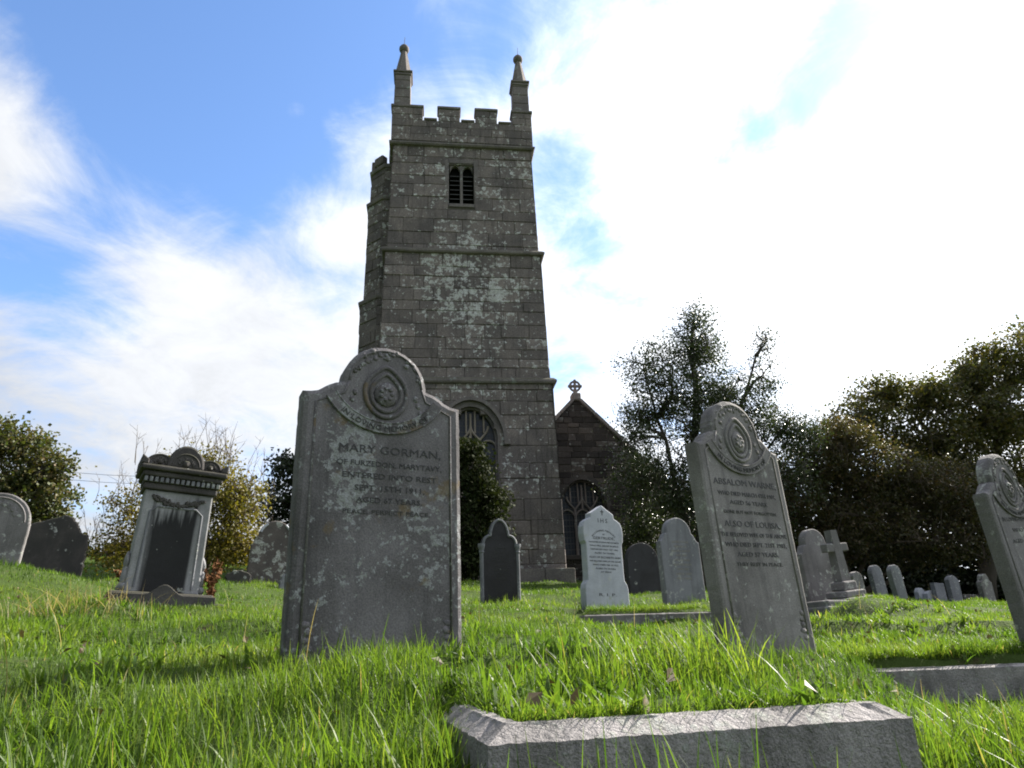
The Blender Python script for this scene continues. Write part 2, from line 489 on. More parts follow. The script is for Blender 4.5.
def vnoise(x, y, s=0):
    x = np.asarray(x, float); y = np.asarray(y, float)
    ix = np.floor(x).astype(np.int64); iy = np.floor(y).astype(np.int64)
    fx, fy = x - ix, y - iy
    fx = fx * fx * (3 - 2 * fx); fy = fy * fy * (3 - 2 * fy)
    a, b, c, d = hash2(ix, iy, s), hash2(ix + 1, iy, s), hash2(ix, iy + 1, s), hash2(ix + 1, iy + 1, s)
    return (a + (b - a) * fx) * (1 - fy) + (c + (d - c) * fx) * fy

CTRL = [at(*p) for p in [
    (371, 668, 3.0), (240, 668, 3.0), (60, 665, 3.0), (762, 650, 3.7), (1012, 640, 4.8), (155, 616, 7.6), (30, 625, 6.0), (280, 625, 6.0), (540, 640, 5.0), (500, 600, 10.5),
    (606, 612, 9.6), (705, 618, 9.6), (830, 606, 11.5), (880, 600, 19), (955, 604, 20), (1015, 608, 20), (8, 570, 10), (55, 580, 13), (268, 587, 13),
    (400, 584, 20), (556, 582, 21), (660, 588, 23), (95, 560, 22), (930, 622, 8.5), (20, 560, 20), (100, 585, 11)]]
CTRL += [Vector(p) for p in [(0, -.5, 0), (0, .6, .02), (-1.5, 1, .10), (1.5, 1.2, .03), (.4, 1.45, .06), (-.7, 1.6, .20), (-.22, 1.6, .20), (-.2, 1.42, .15), (1.6, 2.3, .10), (1.9, 3.2, .17), (-3, 2, .22), (-5, -2, .1), (5, -2, -.2), (5, 3, .2)]]
_P = np.array([(p.x, p.y) for p in CTRL]); _Z = np.array([p.z for p in CTRL])
def _U(r2): return np.where(r2 > 1e-12, r2 * np.log(np.maximum(r2, 1e-12)) * .5, 0.0)
_n = len(_P)
_K = _U(((_P[:, None] - _P[None]) ** 2).sum(-1)) + np.eye(_n) * .25
_Q = np.c_[np.ones(_n), _P]
_A = np.block([[_K, _Q], [_Q.T, np.zeros((3, 3))]])
_S = np.linalg.solve(_A, np.r_[_Z, 0, 0, 0])

MOUNDS = []      # x, y, rx, ry, yaw, height
def soft_rect(x, y, cx, cy, hx, hy, yaw, soft):
    c, s = math.cos(-yaw), math.sin(-yaw)
    u = (x - cx) * c - (y - cy) * s; v = (x - cx) * s + (y - cy) * c
    a = np.clip((hx - np.abs(u)) / soft, 0, 1); b = np.clip((hy - np.abs(v)) / soft, 0, 1)
    return a * a * (3 - 2 * a) * b * b * (3 - 2 * b)

def ground(x, y):
    x = np.asarray(x, float); y = np.asarray(y, float)
    sh = x.shape
    xf, yf = x.ravel(), y.ravel()
    xc, yc = np.clip(xf, -24, 24), np.clip(yf, -3, 28)
    z = np.zeros_like(xf)
    for i in range(0, len(xf), 20000):
        sl = slice(i, i + 20000)
        d = _U((xc[sl, None] - _P[None, :, 0]) ** 2 + (yc[sl, None] - _P[None, :, 1]) ** 2)
        z[sl] = d @ _S[:_n] + _S[_n] + _S[_n + 1] * xc[sl] + _S[_n + 2] * yc[sl]
    far = np.hypot(xf - xc, yf - yc)
    z = z - .02 * np.minimum(far, 200)
    near = np.exp(-far)
    z = z + near * ((vnoise(xf * 1.1, yf * 1.1, 3) - .5) * .20 + (vnoise(xf * 2.9, yf * 2.9, 5) - .5) * .08)
    for mx, my, rx, ry, yaw, h in MOUNDS:
        c, s = math.cos(-yaw), math.sin(-yaw)
        u = ((xf - mx) * c - (yf - my) * s) / rx; v = ((xf - mx) * s + (yf - my) * c) / ry
        z = z + h * np.exp(-(u * u + v * v))
    for pi_, (cx, cy, hx, hy, yaw, zt) in enumerate(PLOTS):
        w = soft_rect(xf, yf, cx, cy, hx, hy, yaw, SOFTX.get(pi_, .05))
        lv_ = -(xf - cx) * math.sin(yaw) + (yf - cy) * math.cos(yaw)
        z = z * (1 - w) + (zt + SLOPE.get(pi_, 0.0) * lv_ + .03 * (vnoise(xf * 5, yf * 5, 9) - .5)) * w
    return z.reshape(sh)
def gz(x, y): return float(ground(np.array([x]), np.array([y]))[0])

# plots inside grave kerbs: centre, half sizes, yaw, soil level
KY = R(14)
kc, ks = math.cos(KY), math.sin(KY)
def kerb_pt(u, v): return (-.07 + u * kc - v * ks, 1.50 + u * ks + v * kc)   # u along front, v back
_c = kerb_pt(.50, .70)
PLOTS = [(_c[0], _c[1], .452, .672, KY, .318)]
RK0 = at(905, 668, 4.35)                      # right kerb, a point on its front top edge
RKY = R(6)
PLOTS.append((RK0.x + .70 + .5 * math.sin(RKY), RK0.y - .50, 1.35, .80, RKY, RK0.z - .22))
PLOTS.append((RK0.x + .55 - .65 * math.sin(RKY), RK0.y + .72, 1.22, .64, RKY, RK0.z + .12))
MK0 = at(652, 613, 9.3)                       # kerb before the white stone
MKY = R(10)
PLOTS.append((MK0.x + .75 * math.sin(MKY), MK0.y - 1.3, 1.5, 1.8, MKY, MK0.z - .25))
SOFTX = {1: .28, 3: .5}
SLOPE = {0: .06, 2: .12, 3: .05, 4: .10}
PLOTS.append((MK0.x - .5 * math.sin(MKY), MK0.y + .58, .84, .5, MKY, MK0.z + .09))
p_ = at(880, 622, 7.4); MOUNDS.append((p_.x, p_.y, .6, .6, .3, .30))
p_ = at(955, 628, 7.0); MOUNDS.append((p_.x, p_.y, .8, .5, .2, .10))
p_ = at(560, 640, 5.6); MOUNDS.append((p_.x, p_.y, .5, .35, .2, .09))
p_ = at(90, 640, 4.8); MOUNDS.append((p_.x, p_.y, .45, .35, .2, .12))
MOUNDS.append((.72, 4.5, .75, .7, 0, -.14)); MOUNDS.append((1.8, 3.0, .5, .45, 0, -.11))

def grid_lines(parts):
    o = []
    for a, b, s in parts: o += list(np.arange(a, b, s))
    return np.array(o)
gx = grid_lines([(-900, -120, 60), (-120, -30, 6), (-30, -6, .5), (-6, 6, .08), (6, 30, .5), (30, 120, 6), (120, 901, 60)])
gy = grid_lines([(-300, -30, 30), (-30, -2, 1.5), (-2, .6, .2), (.6, 8, .06), (8, 30, .3), (30, 120, 5), (120, 1500, 80)])
X, Y = np.meshgrid(gx, gy)
Zg = ground(X, Y)
nx, ny = len(gx), len(gy)
idx = np.arange(nx * ny).reshape(ny, nx)
Fg = np.stack([idx[:-1, :-1], idx[:-1, 1:], idx[1:, 1:], idx[1:, :-1]], -1).reshape(-1, 4)
def ground_mat():
    t = NT('soil_and_turf'); tc = t.n('ShaderNodeTexCoord'); v = tc.outputs['Object']
    c = t.mix(t.noise(v, 1.5, 6), (.030, .050, .012), (.055, .085, .018))
    c = t.mix(t.step(t.noise(v, 9, 6), .55, .75), c, (.05, .04, .022))
    return t.done(t.principled(c, .95, t.bump(t.noise(v, 30, 6), .6, .03), .1).outputs[0])
M_GROUND = ground_mat()
tag(np_mesh('ground', np.stack([X, Y, Zg], -1).reshape(-1, 3), Fg, M_GROUND, smooth=True), kind='structure')

EXCL = [(*kerb_pt(.5, .028), .50, .036, KY), (*kerb_pt(.028, .25), .036, .24, KY), (*kerb_pt(.95, .3), .036, .30, KY)]   # footprints with no grass: cx, cy, hx, hy, yaw

# ------------------------------------------------------------------ church
CH_YAW = R(7)
CH = Vector((-1.50, 21.0, 2.40))
church = empty('church', CH, CH_YAW)
tag(church, 'tall square granite church tower with battlements, corner pinnacles and a gabled aisle beside it', 'church')

HWZ = [(-.6, 2.96), (6.2, 2.86), (6.2001, 2.80), (11.1, 2.72), (11.1001, 2.67), (15.75, 2.58), (15.7501, 2.66), (17.6, 2.66)]
TD = 5.6   # tower depth
def hw(z):
    for (a, wa), (b, wb) in zip(HWZ, HWZ[1:]):
        if a <= z <= b: return wa + (wb - wa) * (z - a) / (b - a)
    return HWZ[-1][1]

def masonry(mb, P, z0, z1, urange, hole=None, ch=(.3, .5), bl=(.4, 1.1), proud=.03, depth=.16, seed=1, top=None):
    """courses of separate blocks on a wall; P(u, z, d) = point at u along, z up, d out of the wall; hole(z) -> (u0, u1) or None"""
    q = random.Random(seed)
    z = z0
    while z < z1 - .02:
        h = q.uniform(*ch)
        if z1 - z - h < ch[0] * .6: h = z1 - z
        zt = min(z + h, z1)
        zm = (z + zt) / 2
        ua, ub = urange(zm)
        spans = [(ua, ub)]
        hs = hole(zm) if hole else []
        for h0, h1 in (hs or []):
            ns = []
            for a, b in spans:
                if h1 <= a or h0 >= b: ns.append((a, b)); continue
                if h0 > a: ns.append((a, h0))
                if h1 < b: ns.append((h1, b))
            spans = ns
        for a, b in spans:
            u = a
            while u < b - 1e-4:
                l = q.uniform(*bl)
                if b - u - l < bl[0] * .6: l = b - u
                e = min(u + l, b)
                g = .0035
                d = q.uniform(.0, proud); c = q.uniform(.010, .03)
                jz = q.uniform(-.006, .006)
                u0, u1, w0, w1 = u + g, e - g, z + g + jz, zt - g + jz
                if u1 - u0 > .03:
                    B = [P(u0, w0, -depth), P(u1, w0, -depth), P(u1, w1, -depth), P(u0, w1, -depth)]
                    Mi = [P(u0, w0, d - c), P(u1, w0, d - c), P(u1, w1, d - c), P(u0, w1, d - c)]
                    k = q.uniform(-.006, .006)
                    Fr = [P(u0 + c, w0 + c, d + k), P(u1 - c, w0 + c, d), P(u1 - c, w1 - c, d - k), P(u0 + c, w1 - c, d)]
                    v = B + Mi + Fr
                    f = []
                    for r in (0, 4):
                        for i in range(4): f.append((r + i, r + (i + 1) % 4, r + 4 + (i + 1) % 4, r + 4 + i))
                    f.append((8, 9, 10, 11))
                    mb.add(v, f)
                u = e
        z = zt

# window shapes: local x centre, sill, spring, half width, rise of a pointed / four-centred head
def arch_half(zr, hw_, rise):      # half opening at height zr above the spring
    if zr <= 0: return hw_
    k = min(zr / rise, 1.0)
    return hw_ * math.sqrt(max(0, 1 - k ** 1.75))
WW = dict(cx=.16, sill=1.4, spring=4.35, hw=.84, rise=1.05)        # west window
BW = dict(cx=-.06, z0=13.2, z1=15.0, hw=.46)                       # belfry window
AW = dict(cx=4.15, sill=1.0, spring=2.6, hw=.82, rise=1.0)          # aisle window
def front_hole(z):
    o = []
    if WW['sill'] < z < WW['spring'] + WW['rise']:
        a = arch_half(z - WW['spring'], WW['hw'], WW['rise'])
        o.append((WW['cx'] - a - .02, WW['cx'] + a + .02))
    if BW['z0'] < z < BW['z1']: o.append((BW['cx'] - BW['hw'] - .02, BW['cx'] + BW['hw'] + .02))
    return o

def solid_with_holes(name, poly_bottoms, cutters, mat, parent):
    pass

tw = MB()
def Pf(u, z, d): return (u, hw(z) * 0 + (2.9 - hw(z)) * 1.0 - d, z)      # front, battered back a little
def Pl(u, z, d): return (-hw(z) - d, u, z)
def Pr(u, z, d): return (hw(z) + d, u, z)
def Pb(u, z, d): return (u, TD - (2.9 - hw(z)) + d, z)
ur = lambda z: (-hw(z), hw(z))
us = lambda z: (2.9 - hw(z) + .165, TD - .3)
for z0, z1, sd in ((-.6, 6.2, 1), (6.2, 11.1, 2), (11.1, 15.75, 3)):
    cr = (.38, .66) if z1 < 7 else (.28, .56)
    masonry(tw, Pf, z0, z1, ur, front_hole, cr, (.45, 1.25), seed=sd, depth=.16)
    masonry(tw, Pl, z0, z1, us, None, cr, (.45, 1.2), seed=sd + 10)
    masonry(tw, Pr, z0, z1, us, None, cr, (.45, 1.2), seed=sd + 20)
    masonry(tw, Pb, z0, z1, ur, None, (.4, .6), (.6, 1.4), seed=sd + 30)
wall_o = tw.build('tower_wall', M_MASON, church, fix=False)

# mortar core behind the blocks: strips around the openings
core = MB()
def core_front(z0, z1, u0f, u1f):
    n = max(1, int((z1 - z0) / .5))
    for i in range(n):
        a, b = z0 + (z1 - z0) * i / n, z0 + (z1 - z0) * (i + 1) / n
        core.add([Pf(u0f(a), a, -.012), Pf(u1f(a), a, -.012), Pf(u1f(b), b, -.012), Pf(u0f(b), b, -.012)], [(0, 1, 2, 3)])
e_ = .012
lft = lambda z: -hw(z) + e_
rgt = lambda z: hw(z) - e_
core_front(-.6, WW['sill'], lft, rgt)
nst = 28
zs = [WW['sill'] + (WW['spring'] + WW['rise'] - WW['sill']) * i / nst for i in range(nst + 1)]
ah = lambda z: arch_half(z - WW['spring'], WW['hw'] + .05, WW['rise'] + .03)
for a, b in zip(zs, zs[1:]):
    for sgn in (-1, 1):
        o_ = lft if sgn < 0 else rgt
        core.add([Pf(o_(a), a, -e_), Pf(WW['cx'] + sgn * ah(a), a, -e_), Pf(WW['cx'] + sgn * ah(b), b, -e_), Pf(o_(b), b, -e_)], [(0, 1, 2, 3)])
for za, zb in ((zs[-1], 6.2), (6.2001, 11.1), (11.1001, BW['z0'])): core_front(za, zb, lft, rgt)
core_front(BW['z0'], BW['z1'], lft, lambda z: BW['cx'] - BW['hw'] - .03)
core_front(BW['z0'], BW['z1'], lambda z: BW['cx'] + BW['hw'] + .03, rgt)
core_front(BW['z1'], 15.75, lft, rgt)
for za, zb in ((-.6, 6.2), (6.2001, 11.1), (11.1001, 15.75)):
    for P_, s_ in ((Pl, -1), (Pr, 1)):
        u0, u1 = us(za)[0] - .15, TD - .02
        core.add([P_(u0, za, -e_), P_(u1, za, -e_), P_(u1, zb, -e_), P_(u0, zb, -e_)], [(0, 1, 2, 3)])
    core.add([Pb(-hw(za), za, -e_), Pb(hw(za), za, -e_), Pb(hw(zb), zb, -e_), Pb(-hw(zb), zb, -e_)], [(0, 1, 2, 3)])
core.box(-2.5, 2.5, .5, TD - .3, 15.5, 15.7)
core.build('mortar_core', M_MORTAR, church)

def band(name, z, out, h, y_extra=0.0, parent=church, mat=M_DRESS, seed=0):
    """weathered string course right round the tower, cut as jointed lengths"""
    mb = MB(); q = random.Random(seed + 50)
    w = hw(z - .02); yf = 2.9 - w; yb = TD - yf
    prof = [(-.06, 0), (out * .75, .03), (out, h * .35), (out, h * .62), (out * .25, h), (-.06, h)]
    loop = [(-w, yf, -1, -1), (w, yf, 1, -1), (w, yb, 1, 1), (-w, yb, -1, 1)]
    for i in range(4):
        a, b = loop[i], loop[(i + 1) % 4]
        n = 7
        for k in range(n):
            t0, t1 = k / n, (k + 1) / n
            jj = q.uniform(-.006, .006)
            V = []
            for t, g in ((t0, .0), (t1, .0)):
                for o_, dz in prof:
                    ax = a[0] + a[2] * o_; ay = a[1] + a[3] * o_
                    bx = b[0] + b[2] * o_; by = b[1] + b[3] * o_
                    V.append((ax + (bx - ax) * t, ay + (by - ay) * t, z + dz + jj))
            m = len(prof)
            f = [(j, (j + 1) % m, m + (j + 1) % m, m + j) for j in range(m)] + [tuple(range(m)), tuple(range(m, 2 * m))]
            mb.add(V, f)
    return mb.build(name, mat, parent)
band('string_course', 6.14, .12, .24, seed=1)
band('string_course', 11.04, .12, .22, seed=2)
band('string_course', 15.70, .14, .24, seed=3)
# plinth
pl = MB()
for (x0, x1, y0, y1) in ((-3.16, 3.16, -.26, .02), (2.94, 3.16, .022, TD), (-3.16, -2.94, .022, TD)):
    n = max(3, int(max(x1 - x0, y1 - y0) / .9))
    for k in range(n):
        if x1 - x0 > y1 - y0: a = (x0 + (x1 - x0) * k / n, x0 + (x1 - x0) * (k + 1) / n, y0, y1)
        else: a = (x0, x1, y0 + (y1 - y0) * k / n, y0 + (y1 - y0) * (k + 1) / n)
        pl.box(a[0] + .004, a[1] - .004, a[2], a[3], -.6, .30 + rnd.uniform(-.01, .01), .03)
pl.build('plinth', M_DRESS, church)

# battlement: parapet wall with merlons, copings
pw = MB()
pz0, pz1, pz2 = 15.93, 16.90, 17.46
w = 2.66; yf = 2.9 - w; yb = TD - yf; th = .42
cren = [(-2.66, -1.50), (-.92, -.10), (.50, 1.32), (1.90, 2.66)]
q = random.Random(5)
def par_blocks(mb, mk, u0, u1, z0, z1):
    z = z0
    while z < z1 - .01:
        h = min(q.uniform(.24, .36), z1 - z)
        if z1 - z - h < .12: h = z1 - z
        u = u0
        while u < u1 - .01:
            l = q.uniform(.4, .8)
            if u1 - u - l < .25: l = u1 - u
            e = min(u + l, u1)
            mk(mb, u + .004, e - .004, z + .004, z + h - .004, q.uniform(0, .014)); u = e
        z += h
def mk_f(mb, a, b, z0, z1, d): mb.box(a, b, yf - d, yf + th, z0, z1, .014)
def mk_b(mb, a, b, z0, z1, d): mb.box(a, b, yb - th, yb + d, z0, z1, .014)
def mk_l(mb, a, b, z0, z1, d): mb.box(-w - d, -w + th, a, b, z0, z1, .014)
def mk_r(mb, a, b, z0, z1, d): mb.box(w - th, w + d, a, b, z0, z1, .014)
par_blocks(pw, mk_f, -2.66, 2.66, pz0, pz1)
par_blocks(pw, mk_b, -2.66, 2.66, pz0, pz1)
sy0, sy1 = yf + th + .004, yb - th - .004
par_blocks(pw, mk_l, sy0, sy1, pz0, pz1)
par_blocks(pw, mk_r, sy0, sy1, pz0, pz1)
def cap(*a):
    m = MB(); m.box(*a); m.build('coping', M_DRESS, church)
for a, b in cren:
    par_blocks(pw, mk_f, a, b, pz1, pz2); par_blocks(pw, mk_b, a, b, pz1, pz2)
    for y0, y1 in ((yf - .05, yf + th + .05), (yb - th - .05, yb + .05)):
        cap(a - .04, b + .04, y0, y1, pz2 + .002, pz2 + .12, .03)
for (a, b) in ((-1.50, -.92), (-.10, .50), (1.32, 1.90)):
    for y0, y1 in ((yf - .05, yf + th + .05), (yb - th - .05, yb + .05)):
        cap(a + .042, b - .042, y0, y1, pz1 + .002, pz1 + .09, .025)
for a, b in ((sy0 + .4, sy0 + 1.1), (sy0 + 1.7, sy0 + 2.4), (sy0 + 3.0, sy0 + 3.6)):
    par_blocks(pw, mk_l, a, b, pz1, pz2); par_blocks(pw, mk_r, a, b, pz1, pz2)
    for x0, x1 in ((-w - .05, -w + th + .05), (w - th - .05, w + .05)):
        cap(x0, x1, a - .04, b + .04, pz2 + .002, pz2 + .12, .03)
pw.build('parapet', M_MASON, church)

# pinnacles
for sx in (-1, 1):
    for sy in (0, 1):
        cx = sx * (w - .37); cy = (yf + .37) if sy == 0 else (yb - .37)
        hgt = 19.22 if sx < 0 else 19.04
        mb = MB()
        z = pz2 + .13
        k = 0
        while z < hgt - .02:                          # square shaft in courses
            h = min(.42, hgt - z)
            hwid = .315 - .02 * k / 4
            mb.box(cx - hwid, cx + hwid, cy - hwid, cy + hwid, z + .003, z + h - .003, .03)
            z += h; k += 1
        p_o = mb.build('pinnacle', M_DRESS, church)
        c2 = MB()
        c2.box(cx - .37, cx + .37, cy - .37, cy + .37, hgt, hgt + .09, .025)
        c2.box(cx - .335, cx + .335, cy - .335, cy + .335, hgt - .12, hgt - .002, .03)
        c2.build('cap_moulding', M_DRESS, p_o)
        s2 = MB()
        s2.lathe([(.35, hgt + .092), (.31, hgt + .28), (.19, hgt + .95), (.12, hgt + 1.34)], cx, cy, 8, math.pi / 8)
        s2.build('spirelet', M_DRESS, p_o)
        b2 = MB()
        b2.lathe([(.10, hgt + 1.32), (.16, hgt + 1.36), (.20, hgt + 1.46), (.195, hgt + 1.55), (.14, hgt + 1.64), (.07, hgt + 1.70), (.03, hgt + 1.74)], cx, cy, 14)
        b2.build('ball_finial', M_DRESS, p_o, smooth=True)
        r2 = MB(); r2.tube([(cx, cy, hgt + 1.7), (cx + .01, cy, hgt + 2.15)], [.014, .008], 6)
        r2.build('rod', M_IRON, p_o)

# stair turret: an octagon against the north side
TX, TY = -hw(9) + .22, 2.15
tur = MB(); tcore = MB(); tband = MB()
def oct_pts(r): return [(TX + r * math.cos(R(22.5 + 45 * k)), TY + r * math.sin(R(22.5 + 45 * k))) for k in range(8)]
TST = [(-.6, 9.8, 1.18), (9.8, 14.0, 1.06), (14.0, 15.5, .98)]
for z0, z1, r in TST:
    pts = oct_pts(r)
    for k in range(8):
        a, b = Vector(pts[k]), Vector(pts[(k + 1) % 8])
        if a.x > -2.3 and b.x > -2.3: continue
        t = (b - a).normalized(); nrm = Vector((t.y, -t.x))
        def Pt(u, z, d, a=a, t=t, nrm=nrm): return (a.x + t.x * u + nrm.x * d, a.y + t.y * u + nrm.y * d, z)
        masonry(tur, Pt, z0, z1, lambda z, L=(b - a).length: (0, L), None, (.3, .5), (.35, .8), seed=int(100 + k + z0 * 3), depth=.05)
    tcore.lathe([(r - .012, z0), (r - .012, z1)], TX, TY, 8, R(22.5))
tbands = []
for z, r in ((9.8, 1.18), (14.0, 1.06), (15.5, .98)):
    tband = MB(); tbands.append(tband)
    tband.lathe([(r - .1, z - .1), (r + .07, z - .08), (r + .09, z), (r + .09, z + .06), (r - .1, z + .2)], TX, TY, 8, R(22.5))
for k in range(8):                                    # its own little battlement
    a = R(45 * k)
    M_ = Matrix.Translation((TX + .80 * math.cos(a), TY + .80 * math.sin(a), 0)) @ Matrix.Rotation(a, 4, 'Z')
    tur.box(-.13, .15, -.24, .24, 15.7, 16.30 - (k % 3) * .10, .05, M_)
t_o = tur.build('stair_turret', M_MASON, church, fix=False)
tcore.build('turret_core', M_MORTAR, t_o)
for tband in tbands: tband.build('turret_band', M_DRESS, t_o)

# windows -----------------------------------------------------------
def arch_path(cx, sill, spring, hw_, rise, n=22, y=0.0):
    p = [(cx - hw_, y, sill), (cx - hw_, y, spring)]
    for i in range(1, n):
        z = rise * math.sin(math.pi / 2 * i / n) if True else 0
        p.append((cx - arch_half(z, hw_, rise), y, spring + z))
    p.append((cx, y, spring + rise))
    r = [(2 * cx - x, yy, z) for x, yy, z in reversed(p[:-1])]
    return p + r
def sweep(mb, path, wd, y0, y1):
    """a flat bar of width wd (inwards) following an x-z path, from depth y0 to y1"""
    P2 = [Vector((p[0], p[2])) for p in path]
    n = len(P2); ins = []
    for i in range(n):
        t = (P2[min(i + 1, n - 1)] - P2[max(i - 1, 0)]).normalized()
        ins.append(P2[i] + Vector((t.y, -t.x)) * wd)
    V = []
    for a, b in zip(P2, ins):
        V += [(a.x, y0, a.y), (b.x, y0, b.y), (b.x, y1, b.y), (a.x, y1, a.y)]
    F = []
    for i in range(n - 1):
        for j in range(4):
            F.append((i * 4 + j, i * 4 + (j + 1) % 4, (i + 1) * 4 + (j + 1) % 4, (i + 1) * 4 + j))
    F += [(0, 1, 2, 3), tuple((n - 1) * 4 + j for j in range(4))]
    mb.add(V, F)

def traceried_window(spec, yf_, lights, frame_mat, name='west_window', hood=True):
    cx, sill, sp, h, rise = spec['cx'], spec['sill'], spec['spring'], spec['hw'], spec['rise']
    y = yf_
    fr = MB()
    sweep(fr, arch_path(cx, sill, sp, h + .17, rise + .15), .17, y - .012, y + .30)       # jambs and arch
    sweep(fr, arch_path(cx, sill, sp, h - .002, rise - .01), .07, y + .12, y + .32)
    fr.box(cx - h - .18, cx + h + .18, y - .07, y + .3, sill - .16, sill - .002, .02)
    f_o = fr.build(name, M_DRESS if frame_mat is None else frame_mat, church)
    if hood:
        hm = MB(); pth = [p for p in arch_path(cx, sp - .12, sp, h + .30, rise + .27)]
        sweep(hm, pth, .11, y - .12, y + .02)
        for s in (-1, 1): hm.box(cx + s * (h + .29) - .10, cx + s * (h + .29) + .10, y - .13, y + .02, sp - .26, sp - .122, .02)
        hm.build('hood_mould', M_DRESS, f_o)
    g = MB()
    ap = arch_path(cx, sill, sp, h - .03, rise - .03)
    g.add([(p[0], y + .27, p[2]) for p in ap], [tuple(range(len(ap)))])
    g.build('leaded_pane', M_GLASS, f_o)
    t = MB()
    lw = 2 * h / lights
    top = sp - .05
    def bar(path, r=.045): t.tube(path, r, 6)
    yy = y + .20
    for k in range(1, lights):
        x = cx - h + lw * k
        bar([(x, yy, sill), (x, yy, top)], .05)
        # mullion branches up into the head
        for s in (-1, 1):
            pts = []
            for i in range(7):
                u = i / 6
                px_ = x + s * lw * .5 * math.sin(u * math.pi / 2) ** 1.2
                pz_ = top + u * lw * .85
                if abs(px_ - cx) < arch_half(pz_ - sp, h, rise) - .01: pts.append((px_, yy, pz_))
            if len(pts) > 1: bar(pts, .038)
    for k in range(lights):                            # cusped light heads
        x0 = cx - h + lw * k; xm = x0 + lw / 2
        for s in (-1, 1):
            pts = [(xm + s * lw * .5 * (1 - (i / 6) ** 1.6), yy, top - .30 + .30 * math.sin(math.pi / 2 * i / 6)) for i in range(7)]
            bar(pts, .036)
        pz_ = top + .30
        if abs(xm - cx) < .2 or lights < 3:
            bar([(xm, yy, top), (xm, yy, min(sp + rise - .05, top + lw * 1.6))], .035)
        # upper panel lights
    for s in (-1, 1):
        for a in (.25, .75):
            xa = cx + s * lw * a
            zt = sp + rise * (1 - (abs(xa - cx) / h) ** 2) ** .5 - .05
            z0_ = top + lw * .45
            if zt > z0_ + .1: bar([(xa, yy, z0_), (xa, yy, zt)], .03)
    t.build('tracery', M_TRACERY if hood else M_DRESS, f_o)
    return f_o
traceried_window(WW, 2.9 - hw(4.5), 3, None)

bf = MB(); yb_ = 2.9 - hw(13.7)
cx, h, z0, z1 = BW['cx'], BW['hw'], BW['z0'], BW['z1']
bf.box(cx - h - .14, cx - h, yb_ - .01, yb_ + .3, z0 - .14, z1 + .16, .015)
bf.box(cx + h, cx + h + .14, yb_ - .01, yb_ + .3, z0 - .14, z1 + .16, .015)
bf.box(cx - h + .003, cx + h - .003, yb_ - .012, yb_ + .3, z1, z1 + .16, .015)
bf.box(cx - h + .003, cx + h - .003, yb_ - .05, yb_ + .3, z0 - .14, z0, .015)
bf.box(cx - .05, cx + .05, yb_ + .06, yb_ + .22, z0 + .002, z1 - .002, .015)
b_o = bf.build('belfry_window', M_DRESS, church)
tr = MB()
for s in (-1, 1):                                       # two pointed heads cut into spandrels
    xm = cx + s * h / 2
    half = h / 2 - .04
    for e in (-1, 1):
        poly = [(xm + e * half, z1 - .38)]
        for i in range(7):
            u = i / 6; poly.append((xm + e * half * (1 - u ** 1.7), z1 - .38 + .31 * math.sin(math.pi / 2 * u)))
        poly += [(xm, z1 - .003), (xm + e * half, z1 - .003)]
        if e > 0: poly = poly[::-1]
        tr.prism(poly[::-1], yb_ + .08, yb_ + .2)
tr.build('spandrel', M_DRESS, b_o)
for s in (-1, 1):
    xm = cx + s * h / 2
    for k in range(7):
        zz = z0 + .08 + k * .2
        lv = MB()
        a, b = xm - h / 2 + .045, xm + h / 2 - .045
        lv.hexa([(a, yb_ + .10, zz), (b, yb_ + .10, zz), (b, yb_ + .27, zz + .13), (a, yb_ + .27, zz + .13),
                 (a, yb_ + .10, zz + .022), (b, yb_ + .10, zz + .022), (b, yb_ + .27, zz + .152), (a, yb_ + .27, zz + .152)])
        lv.build('louvre', M_LOUVRE, b_o)
bb = MB(); bb.box(cx - h, cx + h, yb_ + .28, yb_ + .299, z0, z1); bb.build('dark_backing', M_BLACK, b_o)  # plain black sheet closing the opening behind the louvres

# aisle --------------------------------------------------------------
AX, AY, AH, AE, AWD = 4.15, 2.5, 6.62, 2.0, 4.45           # gable centre, wall plane, apex, eaves, half width
aw = MB()
def Pa(u, z, d): return (u, AY - d, z)
def ua_(z):
    e = AWD if z < AE else AWD * (AH - z) / (AH - AE)
    return (max(AX - e, 2.95), max(AX + e, 2.97))
def ahole(z):
    if AW['sill'] < z < AW['spring'] + AW['rise']:
        a = arch_half(z - AW['spring'], AW['hw'], AW['rise']); return [(AW['cx'] - a - .1, AW['cx'] + a + .1)]
    return []
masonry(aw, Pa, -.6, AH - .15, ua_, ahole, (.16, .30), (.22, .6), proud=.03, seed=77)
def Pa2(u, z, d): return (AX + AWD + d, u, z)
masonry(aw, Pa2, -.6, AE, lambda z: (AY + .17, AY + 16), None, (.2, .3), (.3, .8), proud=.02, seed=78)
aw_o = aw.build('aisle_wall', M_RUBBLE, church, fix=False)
ac = MB()
def strip(za, zb, l0, r0, l1, r1): ac.add([(l0, AY + .012, za), (r0, AY + .012, za), (r1, AY + .012, zb), (l1, AY + .012, zb)], [(0, 1, 2, 3)])
zz_ = [-.6, AW['sill']] + [AW['sill'] + (AW['spring'] + AW['rise'] - AW['sill']) * i / 24 for i in range(1, 25)] + [AH - .05]
for a, b in zip(zz_, zz_[1:]):
    l0, r0 = ua_(a); l1, r1 = ua_(b); zm = (a + b) / 2
    if AW['sill'] <= zm <= AW['spring'] + AW['rise']:
        f_ = lambda z: arch_half(z - AW['spring'], AW['hw'] + .05, AW['rise'] + .02)
        strip(a, b, l0, AW['cx'] - f_(a), l1, AW['cx'] - f_(b)); strip(a, b, AW['cx'] + f_(a), r0, AW['cx'] + f_(b), r1)
    else: strip(a, b, l0, r0, l1, r1)
